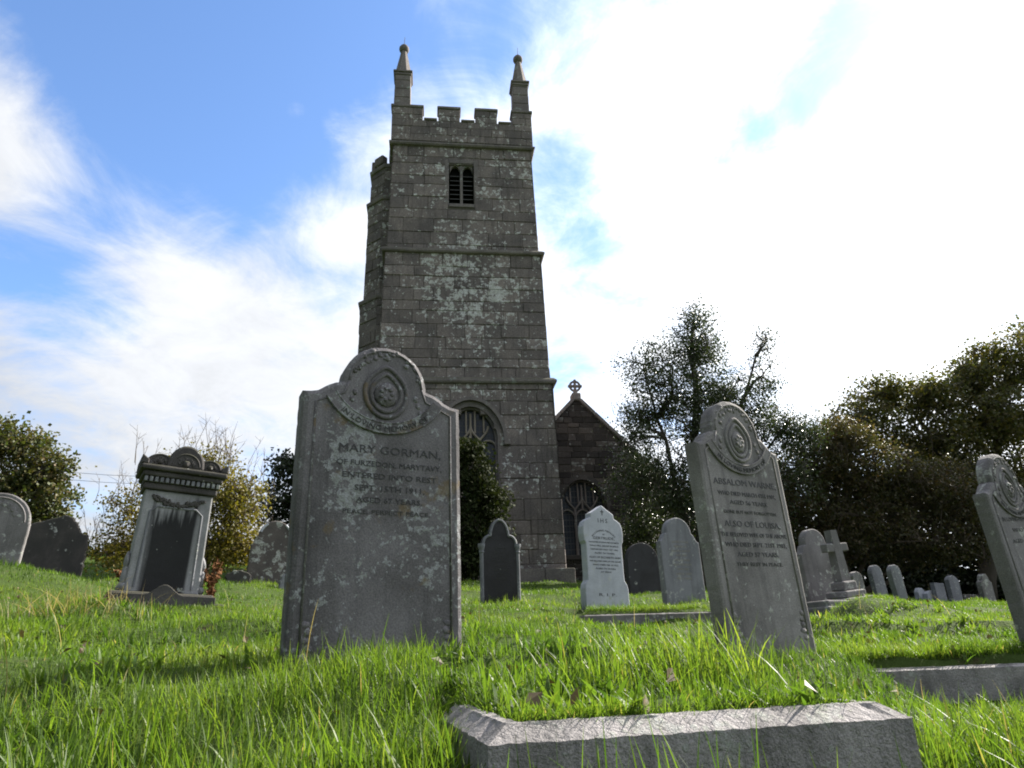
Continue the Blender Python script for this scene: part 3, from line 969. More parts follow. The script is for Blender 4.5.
ac.add([(AX + AWD - .012, AY, -.6), (AX + AWD - .012, AY + 16, -.6), (AX + AWD - .012, AY + 16, AE), (AX + AWD - .012, AY, AE)], [(0, 1, 2, 3)])
ac.build('aisle_core', M_MORTAR, aw_o)
ro = MB()
for s in (-1, 1):
    x1 = AX + s * (AWD + .25); z1_ = AE - .25 * (AH - AE) / AWD
    ro.hexa([(AX, AY + .3, AH - .18), (x1, AY + .3, z1_ - .18), (x1, AY + 16, z1_ - .18), (AX, AY + 16, AH - .18),
             (AX, AY + .3, AH - .02), (x1, AY + .3, z1_ - .02), (x1, AY + 16, z1_ - .02), (AX, AY + 16, AH - .02)])
ro.build('aisle_roof', M_SLATE, church)
cg = MB()
sl = math.atan2(AH - AE, AWD)
Lr = math.hypot(AH - AE, AWD)
for s in (-1, 1):
    n = 9
    for k in range(n):
        a, b = .18 + (Lr + .1 - .18) * k / n, .18 + (Lr + .1 - .18) * (k + 1) / n
        if s < 0 and AX - math.cos(sl) * b < 2.7: continue
        M_ = Matrix.Translation((AX, 0, AH + .02)) @ Matrix.Rotation(sl if s > 0 else math.pi - sl, 4, 'Y')
        cg.box(a + .004, b - .004, AY - .10, AY + .32, (-.05 if s > 0 else -.07), (.07 if s > 0 else .05), .02, M_)
cg.box(AX - .17, AX + .17, AY - .10, AY + .32, AH - .14, AH + .16, .05)
cg.build('gable_coping', M_DRESS, church)
gc = MB()
zc = AH + .46
gc.tube([(AX, AY + .08, AH + .14), (AX, AY + .08, zc - .15)], [.10, .07], 8)
gc.tube([(AX + .185 * math.cos(2 * math.pi * k / 24), AY + .08, zc + .185 * math.sin(2 * math.pi * k / 24)) for k in range(24)], .045, 8, closed=True)
gc.box(AX - .26, AX + .26, AY + .02, AY + .14, zc - .045, zc + .045, .02)
gc.box(AX - .045, AX + .045, AY + .022, AY + .138, zc - .24, zc + .26, .02)
gc.build('gable_cross', M_DRESS, church)
traceried_window(AW, AY, 3, M_ROCK, 'aisle_window', hood=False)  # darker stones on frame and tracery put the gable's shade into colour

# ------------------------------------------------------------------ gravestones
def resample(poly, step=.03, jit=.0015, seed=1):
    q = random.Random(seed); o = []
    n = len(poly)
    for i in range(n):
        a, b = Vector(poly[i]), Vector(poly[(i + 1) % n])
        m = max(1, int((b - a).length / step))
        for k in range(m):
            p = a + (b - a) * k / m
            o.append((p.x + q.uniform(-jit, jit), p.y + q.uniform(-jit, jit)))
    return o

def arch_outline(w, H, r, ogee=.06, lip=.035, bury=.35, flat=False, point=0.0, base=0.0):
    """round-headed outline: semicircle of radius r between sloping shoulders (x, z), counter-clockwise from -Y"""
    zc = H - r
    half = [(w / 2 + base, -bury), (w / 2, zc - ogee)]
    if ogee > 0:
        half += [(w / 2 - lip, zc - ogee + .004)]
        x0, z0, x1, z1 = w / 2 - lip, zc - ogee + .004, r + .012, zc - .006
        for i in range(1, 8):
            u = i / 8; half.append((x0 + (x1 - x0) * u, z0 + (z1 - z0) * (u * u * (3 - 2 * u))))
        half += [(x1, z1)]
    arc = []
    n = 20
    for i in range(n + 1):
        a = math.pi / 2 * i / n
        x, z = r * math.cos(a), zc + r * math.sin(a)
        if point: z = zc + (r + point) * (math.sin(a) if True else 0) ; x = r * math.cos(a) ** (1 + point * 2)
        arc.append((x, z))
    half += arc
    left = [(-x, z) for x, z in reversed(half[:-1])]
    return half + left          # runs up the right side then down the left: ccw seen from -Y (x right, z up)

def text_mb(mb, s, size, cx, z, y, depth=.0015, arc=None, width=None):
    """lettering as real geometry standing on the plane y (facing -Y); arc=(radius, centre_z) bends it"""
    cu = bpy.data.curves.new('t', 'FONT'); cu.body = s; cu.size = size; cu.extrude = depth; cu.align_x = 'CENTER'
    cu.resolution_u = 2
    o = bpy.data.objects.new('t', cu); COL.objects.link(o)
    dg = bpy.context.evaluated_depsgraph_get()
    me = bpy.data.meshes.new_from_object(o.evaluated_get(dg))
    vs = [v.co.copy() for v in me.vertices]; fs = [tuple(p.vertices) for p in me.polygons]
    bpy.data.objects.remove(o); bpy.data.curves.remove(cu); bpy.data.meshes.remove(me)
    if not vs: return
    wd = max(v.x for v in vs) - min(v.x for v in vs)
    k = (width / wd) if width else 1.0
    V = []
    for v in vs:
        x, zz = v.x * k, v.y
        if arc:
            rad, cz, up = arc
            if up: a = x / rad; V.append((cx + (rad + zz) * math.sin(a), y - v.z, cz + (rad + zz) * math.cos(a)))
            else:  a = x / rad; V.append((cx + (rad - zz) * math.sin(a), y - v.z, cz - (rad - zz) * math.cos(a)))
        else: V.append((cx + x, y - v.z, z + zz))
    mb.add(V, fs)

def carved_head(o, r, zc, y, mat, seed, w):
    """border roll, pointed-oval medallion, leaf sprays and a ribbon across the head of a stone"""
    cb = MB()
    def vesica(h, v, cz, rad):
        pts = []
        for i in range(32):
            a = 2 * math.pi * i / 32
            x = h * math.sin(a); z = v * math.cos(a)
            if z > 0: x *= (1 - .45 * (z / v) ** 2)
            pts.append((x, y, cz + z))
        cb.tube(pts, rad, 8, closed=True)
    cz = zc - .035
    vesica(r * .50, r * .62, cz, .011); vesica(r * .36, r * .46, cz - .004, .010)
    cb.lump((0, y, cz - .012), (r * .27, .014, r * .30), seed, .12, 3)
    q = random.Random(seed)
    for k in range(7):
        a = 2 * math.pi * k / 7
        cb.lump((r * .13 * math.cos(a), y - .012, cz - .012 + r * .14 * math.sin(a)), (r * .06, .007, r * .06), seed + k, .15, 1)
    cb.build('carved_medallion', mat, o, smooth=True)
    lf = MB()
    for s in (-1, 1):
        for k, a in enumerate((18, 36, 54, 72, 84)):
            aa = R(a); rr = r * (.76 + .03 * (k % 2))
            for e in range(3):
                b = aa + R(q.uniform(-7, 7)); r2 = rr + q.uniform(-.1, .1) * r
                lf.lump((s * r2 * math.cos(b), y + .001, zc + r2 * math.sin(b)), (r * q.uniform(.045, .09), .008, r * q.uniform(.045, .09)), seed + 20 + k * 3 + e, .25, 1)
        for k in range(4):
            lf.lump((s * (r * .72 + k * .012), y + .001, zc - .05 - k * .035), (r * .07, .007, r * .10), seed + 60 + k, .25, 1)
    lf.build('leaf_carving', mat, o, smooth=True)
    bd = MB()
    pth = [(.86 * r * math.cos(R(a)), y, zc + .86 * r * math.sin(R(a))) for a in range(0, 181, 9)]
    bd.tube(pth, .006, 6)
    ww = w / 2 - .055
    for s in (-1, 1):
        bd.tube([(s * .86 * r, y, zc), (s * (.86 * r + .02), y, zc - .06), (s * ww, y, zc - .115), (s * ww, y, .06)], .0055, 6)
        for k in range(5):
            bd.lump((s * (ww - .015 - .012 * (k % 2)), y + .002, .05 + k * .028), (.026, .006, .018), seed + 90 + k, .4, 1)
    bd.build('border_moulding', mat, o, smooth=True)
    rb = MB()
    R0, R1 = r * 1.36, r * 1.60
    cz2 = zc + r * .42
    n = 24; V = []; F = []
    for i in range(n + 1):
        a = R(-58 + 116 * i / n)
        for rr, dy in ((R0, .002), (R0, -.008), (R1, -.008), (R1, .002)):
            V.append((rr * math.sin(a), y + dy, cz2 - rr * math.cos(a)))
    for i in range(n):
        for j in range(4): F.append((i * 4 + j, i * 4 + (j + 1) % 4, i * 4 + 4 + (j + 1) % 4, i * 4 + 4 + j))
    F += [(0, 1, 2, 3), tuple(n * 4 + j for j in range(4))]
    rb.add(V, F)
    for rr in (R0, R1):
        rb.tube([(rr * math.sin(R(-58 + 116 * i / n)), y - .007, cz2 - rr * math.cos(R(-58 + 116 * i / n))) for i in range(n + 1)], .004, 6)
    r_o = rb.build('ribbon', mat, o)
    tx = MB()
    text_mb(tx, 'IN LOVING MEMORY OF', r * .17, 0, 0, y - .0095, arc=(R1 - r * .05, cz2, False), width=r * 2.25)
    tx.build('ribbon_lettering', M_LETTER_SOFT, r_o)

def lines(parent, rows, zt, yy, mat, depth=.0012, cx=0.0):
    for s, sz, wd, dz in rows:
        t = MB(); text_mb(t, s, sz, cx, zt - dz, yy, depth, None, wd)
        t.build('inscription_line', mat, parent)

def place(name, p, yaw=30, lean=0, tilt=0, label='', cat='gravestone', group=None, foot=None):
    """p: base point; lean = backwards, tilt = to the right, in degrees"""
    o = empty(name, p, R(yaw), R(lean), R(tilt))
    tag(o, label, cat, group)
    if foot: EXCL.append((p[0], p[1], foot[0], foot[1], R(yaw)))
    return o

# 1 --- the big front stone
p = at(374, 668, 3.0)
W, H, r = .725, 1.385, .195
g1 = place('headstone', p, 27, -1, 0, 'large lichen-spotted grey headstone inscribed Mary Gorman, tallest in the foreground', foot=(W / 2 + .01, .08))
b = MB(); b.prism(resample(arch_outline(W, H, r, .065, .035), .025, .0012, 3), -.06, .06, .024)
b1 = b.build('stone_slab', M_FRONT, g1)
carved_head(g1, r, H - r, -.0605, M_FRONT, 5, W)
t = MB(); yy = -.0612
zt = H - r - .325
for s, sz, wd, dz in (('MARY GORMAN,', .050, .46, 0), ('OF FURZEDON, MARYTAVY,', .033, .47, .058), ('ENTERED INTO REST', .034, .42, .112),
                      ('SEPT. 15TH 1911,', .035, .31, .166), ('AGED 67 YEARS.', .032, .29, .216)):
    t = MB(); text_mb(t, s, sz, .03, zt - dz, yy, .0012, None, wd); t.build('inscription_line', M_LETTER, g1)
t = MB(); text_mb(t, 'PEACE, PERFECT PEACE.', .026, .02, zt - .265, yy, .0008, None, .38)
t.build('verse_line', M_LETTER_SOFT, g1)

# 2 --- the leaning pair on the right
p = at(767, 650, 3.7)
W, H, r = .655, 1.285, .19
g2 = place('headstone', p, 34, -1, -1.5, 'clean grey leaning headstone with round carved head inscribed Absalom Warne and Louisa', foot=(W / 2 + .01, .085))
b = MB(); b.prism(resample(arch_outline(W, H, r, .075, .035), .025, .0012, 4), -.055, .038, .018)
b.build('stone_slab', M_LEAN, g2)
carved_head(g2, r, H - r, -.0555, M_LEAN, 15, W)
t = MB(); yy = -.0562; zt = H - r - .29
for s, sz, wd, dz in (('ABSALOM WARNE,', .046, .50, 0), ('WHO DIED MARCH 4TH 1901,', .031, .46, .055), ('AGED 56 YEARS.', .031, .30, .10),
                      ('ALSO OF LOUISA,', .044, .44, .215), ('THE BELOVED WIFE OF THE ABOVE,', .029, .52, .265),
                      ('WHO DIED SEPT. 21ST 1903,', .031, .48, .315), ('AGED 57 YEARS.', .031, .32, .363)):
    t = MB(); text_mb(t, s, sz, .0, zt - dz, yy, .0012, None, wd); t.build('inscription_line', M_LETTER, g2)
t = MB()
text_mb(t, 'GONE BUT NOT FORGOTTEN.', .024, 0, zt - .148, yy, .0008, None, .42)
text_mb(t, 'THEY REST IN PEACE.', .026, 0, zt - .41, yy, .0008, None, .36)
t.build('verse_line', M_LETTER_SOFT, g2)

p = at(1050, 638, 4.8)
W, H, r = .70, 1.20, .20
g3 = place('headstone', p, 34, -1, -4.5, 'grey round-headed headstone tilted left at the right edge of the photo', foot=(W / 2 + .01, .085))
b = MB(); b.prism(resample(arch_outline(W, H, r, .075, .035), .025, .0012, 8), -.055, .038, .018)
b.build('stone_slab', M_GREY, g3)
carved_head(g3, r, H - r, -.0555, M_GREY, 25, W)
t = MB(); zt = H - r - .265
for s, sz, wd, dz in (('IN LOVING MEMORY OF', .04, .5, 0), ('WHO DIED', .036, .3, .07), ('AGED 71 YEARS', .036, .4, .14)):
    t = MB(); text_mb(t, s, sz, .0, zt - dz, yy, .0008, None, wd); t.build('inscription_line', M_LETTER_SOFT, g3)

# 3 --- the big monument on the left
def panel_stain(t, v, base):
    tc = t.n('ShaderNodeTexCoord'); sp = t.n('ShaderNodeSeparateXYZ'); t.l(tc.outputs['Object'], sp.inputs[0])
    drip = t.noise(t.vec('MULTIPLY', tc.outputs['Object'], (14, 1, 1.0)), 1.0, 5, .6)
    top = t.math('ADD', sp.outputs[2], t.math('MULTIPLY', t.math('SUBTRACT', drip, .5), 1.0))
    a = t.step(top, .94, 1.16, 1.0, 0.0)
    side = t.step(t.math('ADD', t.math('ABSOLUTE', t.math('ADD', sp.outputs[0], .01)), t.math('MULTIPLY', t.math('SUBTRACT', drip, .5), .10)), .195, .25, 1.0, 0.0)
    return t.mix(t.math('MULTIPLY', t.math('MULTIPLY', a, side), .94), base, (.010, .010, .011))
M_MON = stone('stained_monument_stone', (.28, .295, .30), (.19, .20, .20), amount=.3, spot=22, stain=panel_stain)
M_MONTOP = stone('dark_weathered_cornice', (.085, .082, .08), (.055, .053, .052), amount=.2, spot=22, moss=.5)
p = at(156, 614, 7.6)
g4 = place('monument', p, 33, -1, 2.5, 'broad pale monument with black-stained panel and three-lobed dark cornice on a stepped base', 'grave monument', foot=(.62, .34))
b = MB()
b.box(-.60, .60, -.32, .30, -.3, .10, .02); b.box(-.50, .50, -.25, .24, .102, .19, .025)
pts = [(x, .10 + (.10 * math.cos(math.pi * x / .36) ** 2 if abs(x) < .18 else 0) + .06) for x in [-.5 + .04 * i for i in range(26)]]
b.prism([(-.5, .0), (.5, .0)] + list(reversed(pts)), -.345, -.3205, .006)
b.build('stepped_base', M_MONTOP, g4)
b = MB()
b.prism(resample([(-.355, .19), (.355, .19), (.34, 1.25), (-.34, 1.25)], .05, .001, 2), -.15, .14, .015)
b.build('tapered_shaft', M_MON, g4)
b = MB()                                                       # raised moulding round the panel
b.tube([(-.275, -.152, .24), (-.26, -.152, 1.02), (-.19, -.152, 1.08), (.19, -.152, 1.08), (.26, -.152, 1.02), (.275, -.152, .24)], .011, 6)
b.build('panel_moulding', M_PALE, g4)
for s in (-1, 1):                                              # console scrolls at the sides
    b = MB()
    b.lump((s * .365, -.02, .34), (.04, .12, .15), 7 + s, .15); b.lump((s * .37, -.02, .24), (.055, .13, .06), 9 + s, .15)
    b.lump((s * .37, -.02, .50), (.03, .10, .10), 11 + s, .15)
    b.build('side_scroll', M_MON, g4, smooth=True)
b = MB()
b.box(-.37, .37, -.19, .18, 1.252, 1.32, .015); b.box(-.405, .405, -.24, .23, 1.382, 1.44, .02); b.box(-.44, .44, -.28, .27, 1.442, 1.50, .02)
b.box(-.375, .375, -.195, .185, 1.322, 1.380, .004)
b.build('cornice', M_MONTOP, g4)
b = MB()
for k in range(15):
    x = -.364 + .052 * k
    b.box(x - .016, x + .016, -.225, -.196, 1.325, 1.378, .004)
b.build('dentil_row', M_PALE, g4)
b = MB()
for cx_, rr in ((-.255, .15), (.255, .15)):
    b.prism([(cx_ + rr, 1.502)] + [(cx_ + rr * math.cos(R(a)), 1.51 + rr * .92 * math.sin(R(a))) for a in range(0, 181, 10)] + [(cx_ - rr, 1.502)], -.20, .18, .02)
b.prism([(.19, 1.503)] + [(  .19 * math.cos(R(a)), 1.53 + .235 * math.sin(R(a))) for a in range(0, 181, 9)] + [(-.19, 1.503)], -.235, .20, .025)
for s in (-1, 1): b.prism([(s * .44, 1.503), (s * .44 , 1.60), (s * .37, 1.55), (s * .37, 1.503)][::(1 if s < 0 else -1)][::-1], -.27, .25, .01)
for cx_, rr, y in ((-.255, .15, -.20), (.255, .15, -.20), (0, .19, -.235)):
    b.tube([(cx_ + rr * .72 * math.cos(R(a)), y, 1.525 + rr * .72 * math.sin(R(a))) for a in range(5, 176, 10)], .010, 6)
    for k in range(8):
        a = R(20 + 20 * k)
        b.lump((cx_ + rr * .40 * math.cos(a), y, 1.53 + rr * .40 * math.sin(a)), (rr * .12, .014, rr * .16), k, .2, 1)
    b.lump((cx_, y, 1.55), (rr * .2, .03, rr * .2), 4, .2, 2)
b.build('lobed_pediment', M_MONTOP, g4)
b = MB(); q = random.Random(3)
for i in range(34):
    u = -1 + 2 * i / 33
    for k in range(2):
        b.lump((u * .25 + q.uniform(-.01, .01), -.158, 1.185 - .075 * (1 - u * u) + q.uniform(-.02, .02)), (q.uniform(.012, .026), .014, q.uniform(.012, .026)), i * 2 + k, .25, 1)
b.build('carved_garland', M_MONTOP, g4, smooth=True)

# 4 --- white stone and its neighbours in the middle distance
p = at(606, 609, 10.0)
prof = [(.355, -.3), (.355, .26), (.34, .32), (.305, .37), (.30, .45), (.30, .86), (.325, .90), (.335, 1.00), (.33, 1.10), (.30, 1.17), (.24, 1.21), (.20, 1.23), (.195, 1.29), (.10, 1.345), (0, 1.41)]
poly = prof + [(-x, z) for x, z in reversed(prof[:-1])]
g5 = place('headstone', p, 28, -1, 1, 'small white headstone with pointed head and black lettering ending in RIP', foot=(.36, .08))
b = MB(); b.prism(resample(poly, .05, .001, 2), -.07, .07, .012); b.build('stone_slab', M_WHITE, g5)
t = MB(); yy = -.0712
text_mb(t, 'I H S', .085, 0, 1.16, yy, .0012)
text_mb(t, 'IN LOVING MEMORY', .035, 0, 0, yy, .0012, arc=(.24, .80, True), width=.42)
for s, sz, wd, z in (('OF', .03, None, .985), ('GERTRUDE,', .052, .36, .925), ('DAUGHTER OF JOHN AND ELIZABETH', .028, .50, .875), ('WHO FELL ASLEEP IN JESUS', .030, .48, .825), ('DEPARTED MAY 1ST 1902', .03, .46, .775), ('AGED 26 YEARS.', .030, .34, .725),
                     ('ALSO OF ELIZABETH ANN', .038, .52, .665), ('THE BELOVED WIFE OF THE ABOVE', .028, .52, .615), ('WHO DIED FEB. 8 1923', .030, .42, .565), ('AGED 74 YEARS.', .030, .34, .515), ('AT REST', .028, .18, .470), ('R. I. P.', .055, .28, .16)):
    t2 = MB(); text_mb(t2, s, sz, 0, z, yy, .0012, None, wd); t2.build('inscription_line', M_LETTER, g5)
for a in (0, 90): t.box(-.006, .006, yy - .001, yy + .002, 1.265, 1.345) if a == 0 else t.box(-.03, .03, yy - .001, yy + .001, 1.31, 1.322)
t.build('emblem', M_LETTER, g5)

p = at(500, 601, 10.5)
g6 = place('headstone', p, 18, 0, 0, 'small dark slate headstone with pointed trefoil head and pale edge columns', foot=(.32, .09))
half = [(.265, -.3), (.265, .80)]
half += [(.265 - .015 * i / 6 - .10 * (i / 6) ** 2, .80 + .13 * math.sin(math.pi / 2 * i / 6)) for i in range(1, 7)]
half += [(.15, .93)] + [(.15 * (1 - (i / 10) ** 1.7), .93 + .235 * math.sin(math.pi / 2 * i / 10) ** 1.0) for i in range(1, 11)]
poly = half + [(-x, z) for x, z in reversed(half[:-1])]
b = MB(); b.prism(resample(poly, .05, .001, 3), -.06, .06, .012); b.build('stone_slab', M_DARK, g6)
b = MB()
ed = [(x - .012 if x > 0 else x, -.062, z - .012) for x, z in half[1:]]
b.tube(ed, .020, 6); b.tube([(-x, y, z) for x, y, z in ed], .020, 6)
b.build('pale_edge_moulding', M_PALE, g6)
for s in (-1, 1):
    b = MB()
    b.lathe([(.030, -.2), (.030, .66), (.042, .68), (.034, .70), (.055, .76), (.055, .80)], s * .275, -.045, 10)
    b.build('colonnette', M_PALE, g6)
t = MB()
for k in range(8): text_mb(t, ['IN MEMORY OF', 'WHO DIED', 'AGED 48 YEARS', 'ALSO OF HIS WIFE', 'WHO DIED', 'AGED 80 YEARS', 'THY WILL', 'BE DONE'][k], .034, 0, .72 - k * .06, -.0612, .0008); t.build('inscription_line', M_LETTER_SOFT, g6); t = MB()

p = at(685, 603, 11.0)
g7 = place('headstone', p, 26, -1, 0, 'grey-blue round-headed headstone behind the grassy kerbed grave, left of the Warne stone', foot=(.37, .08))
b = MB(); b.prism(resample(arch_outline(.74, 1.27, .24, .13, .02), .04, .001, 5), -.06, .06, .014); b.build('stone_slab', M_PALE, g7)
t = MB()
for k, s in enumerate(('SACRED TO THE', 'MEMORY OF', 'BELOVED WIFE OF', 'WHO DIED', 'AGED 62 YEARS', 'ALSO THE ABOVE', 'WHO DIED', 'AGED 81 YEARS', 'REST IN PEACE')):
    t = MB(); text_mb(t, s, .042, 0, .88 - k * .068, -.0612, .0008); t.build('inscription_line', M_PALELET, g7)

p = at(645, 596, 14.0)
g8 = place('headstone', p, 22, 0, 0, 'dark plain headstone half hidden between the white stone and the grey-blue stone', foot=(.36, .08))
b = MB(); b.prism(resample(arch_outline(.70, 1.0, .35, 0, 0), .05, .002, 6), -.06, .06, .012); b.build('stone_slab', M_DARK, g8)

# right of the Warne stone
p = at(826, 606, 9.2)
g9 = place('headstone', p, 30, -1, -2, 'plain brown-grey round-topped headstone behind the small cross', foot=(.36, .08))
b = MB(); b.prism(resample(arch_outline(.66, .95, .20, .12, .02), .04, .001, 9), -.055, .055, .012); b.build('stone_slab', M_GREY, g9)
p = at(848, 603, 8.8)
gk = place('stone_cross', p, 30, 0, -5, 'grey stone Latin cross leaning left on a stepped plinth', 'stone cross', foot=(.30, .25))
b = MB()
b.box(-.24, .24, -.20, .20, -.25, .06, .015); b.box(-.18, .18, -.15, .15, .062, .14, .015); b.box(-.12, .12, -.10, .10, .142, .25, .02)
b.build('stepped_plinth', M_GREY, gk)
b = MB()
b.hexa([(-.085, -.06, .25), (.085, -.06, .25), (.085, .06, .25), (-.085, .06, .25), (-.058, -.045, .86), (.058, -.045, .86), (.058, .045, .86), (-.058, .045, .86)])
b.box(-.20, .20, -.048, .048, .60, .70, .012)
b.build('cross_shaft', M_GREY, gk)

def small_stone(px, py, Y, wpx, hpx, mat, label, yaw=30, tilt=0, kind='round', lean=0, name='headstone', cat='gravestone', group=None, seed=1):
    p = at(px, py, Y)
    k = Y / FPX * 1.0
    w_, h_ = wpx * k * 1.08, hpx * k * .98
    o = place(name, p, yaw, lean, tilt, label, cat, group, (w_ / 2, .07))
    b = MB()
    if kind == 'round': poly = arch_outline(w_, h_, w_ * .5, 0, 0)
    elif kind == 'shoulder': poly = arch_outline(w_, h_, w_ * .32, w_ * .1, .02)
    elif kind == 'point': poly = [(w_ / 2, -.3), (w_ / 2, h_ * .82), (w_ * .3, h_ * .93), (0, h_), (-w_ * .3, h_ * .95), (-w_ / 2, h_ * .84), (-w_ / 2, -.3)]
    elif kind == 'square': poly = [(w_ / 2, -.3), (w_ / 2, h_ * .97), (-w_ / 2, h_), (-w_ / 2, -.3)]
    else:
        q = random.Random(seed)
        n = 11
        poly = [(w_ / 2, -.3)] + [(w_ / 2 * math.cos(math.pi * i / n) * q.uniform(.92, 1.05), h_ * (.45 + .55 * math.sin(math.pi * i / n)) * q.uniform(.9, 1.03)) for i in range(n + 1)] + [(-w_ / 2, -.3)]
    b.prism(resample(poly, .05, .003 if kind != 'rough' else .008, seed), -.06, .06, .012)
    b.build('stone_slab', mat, o)
    return o
GS = 'distant small gravestones under the trees at right'
small_stone(861, 600, 15, 13, 27, M_GREY, 'low grey pointed headstone just right of the stone cross', kind='point', tilt=-5, seed=2)
small_stone(882, 599, 17, 15, 32, M_PALE, 'left one of two slim blue-grey headstones leaning left before the dark trees', tilt=-6, group=GS, seed=3)
small_stone(902, 602, 16, 14, 35, M_PALE, 'right one of two slim blue-grey headstones leaning left, above a square stone block', tilt=-6, group=GS, seed=4)
small_stone(921, 599, 19, 10, 11, M_WHITE, 'small broken white stone fragment at the left of the pale rubble pieces', kind='rough', cat='stone fragment', name='stone_fragment', group='broken pale stones', seed=5)
small_stone(931, 600, 19, 14, 9, M_WHITE, 'widest and lowest pale stone fragment in the middle of the rubble', kind='rough', cat='stone fragment', name='stone_fragment', group='broken pale stones', seed=6)
small_stone(941, 601, 19, 15, 17, M_PALE, 'squat square grey headstone just left of the taller pointed pale one', kind='square', group=GS, seed=8)
small_stone(957, 603, 18, 15, 26, M_PALE, 'pale grey pointed headstone rightmost of the lit ones under the trees', kind='point', group=GS, seed=9)
small_stone(990, 606, 17, 17, 30, M_GREY, 'dim grey headstone in deep shade beside the stone at the right edge', kind='shoulder', group=GS, seed=10)
small_stone(971, 604, 19, 24, 9, M_ROCK, 'low dark tomb slab in the shade between the pointed pale stone and the right edge', kind='square', cat='gravestone', group=GS, seed=11)

def block(name, px, py, Y, sx, sy, h, yaw, mat, label, cat, c=.02):
    p = at(px, py, Y)
    o = empty(name, p, R(yaw)); tag(o, label, cat)
    b = MB(); b.box(-sx / 2, sx / 2, -sy / 2, sy / 2, -.3, h, c); 
    b.box(-sx / 2 - .03, sx / 2 + .03, -sy / 2 - .03, sy / 2 + .03, -.32, h * .35, c)
    b.build('block_body', mat, o)
    EXCL.append((p.x, p.y, sx / 2, sy / 2, R(yaw)))
    return o
block('stone_block', 899, 612, 13.5, .40, .3, .17, 25, M_GREY, 'low square stone block at the foot of the leaning slim headstone', 'stone block')
block('ledger_slab', 818, 612, 8.5, .62, .9, .10, 25, M_GREY, 'low flat grave slab at the foot of the plain stone behind the Warne headstone', 'grave slab')

# left background
p = at(-17, 569, 10.0)
ga = place('headstone', p, 30, -2, 3, 'grey round-headed headstone cut by the left edge of the photo', foot=(.42, .08))
b = MB(); b.prism(resample(arch_outline(.82, 1.08, .40, 0, 0), .04, .002, 9), -.07, .07, .02); b.build('stone_slab', M_GREY, ga)
b = MB(); b.tube([(.33 * math.cos(R(a)), -.07, .68 + .33 * math.sin(R(a))) for a in range(0, 181, 9)], .012, 6)
for k in range(8): b.lump((.2 * math.cos(R(20 + 20 * k)), -.07, .72 + .2 * math.sin(R(20 + 20 * k))), (.04, .012, .05), k, .2, 1)
b.build('carved_arch', M_GREY, ga)
p = at(46, 580, 12.5)
gb = place('headstone', p, 26, 0, 1, 'broad black mossy headstone with broken stepped right shoulder near the left edge', foot=(.56, .1))
poly = [(.53, -.3), (.52, .62), (.50, .80), (.38, .83), (.33, .95), (.24, 1.08), (.10, 1.13), (-.05, 1.06), (-.22, 1.0), (-.40, .94), (-.52, .86), (-.55, .5), (-.56, -.3)]
b = MB(); b.prism(resample(poly, .05, .012, 12), -.09, .09, .025); b.build('stone_slab', M_ROCK, gb)
p = at(268, 588, 13.0)
gc_ = place('headstone', p, 26, -1, 3, 'brown round-topped headstone with pale lichen shoulders, left of the Gorman stone', foot=(.42, .08))
b = MB(); b.prism(resample(arch_outline(.80, 1.2, .30, .16, .01), .04, .003, 13), -.07, .07, .02); b.build('stone_slab', M_SPOT, gc_)
b = MB()
for s in (-1, 1): b.tube([(.275 * math.cos(R(a)), -.070, .90 + .275 * math.sin(R(a))) for a in (range(15, 56, 8) if s > 0 else range(125, 171, 8))], .022, 6)
b.build('pale_shoulder', M_WHITE, gc_)
small_stone(237, 587, 12, 22, 17, M_ROCK, 'low dark triangular stone beneath the yellow tree', kind='rough', seed=21)
small_stone(287, 588, 12.2, 14, 14, M_PALE, 'small pale boulder-like stone tucked beside the left foot of the brown stone', kind='rough', seed=22, name='stone_fragment', cat='stone fragment')

# kerbs ---------------------------------------------------------------
def kerb_run(mb, a, b, top, low, wd, out, cham_h, cham_d, ext=.0):
    """one kerb stone from a to b (xy); out = outward normal side; chamfered outer edge"""
    a, b = Vector(a), Vector(b); t = (b - a).normalized(); n = Vector((t.y, -t.x)) * out
    n_seg = max(2, int((b - a).length / .05)); q = random.Random(int(a.x * 100))
    prof = [(0, low), (0, top - cham_h), (-cham_d, top), (-wd, top), (-wd, low)]
    V = []
    for i in range(n_seg + 1):
        c = a + t * ((b - a).length * i / n_seg)
        for k, (d, z) in enumerate(prof):
            j = q.uniform(-.003, .003) if 0 < i < n_seg else 0
            V.append((c.x + n.x * (d + j), c.y + n.y * (d + j), z + q.uniform(-.003, .003)))
    m = len(prof); F = []
    for i in range(n_seg):
        for k in range(m): F.append((i * m + k, i * m + (k + 1) % m, (i + 1) * m + (k + 1) % m, (i + 1) * m + k))
    F += [tuple(range(m)), tuple(n_seg * m + k for k in range(m))]
    mb.add(V, F)
ck = Vector((*kerb_pt(.5, .7), 0))
kerb = empty('grave_kerb', (ck.x, ck.y, .1))
tag(kerb, 'rough granite grave kerb with broad chamfered top edge at the bottom of the photo', 'grave kerb')
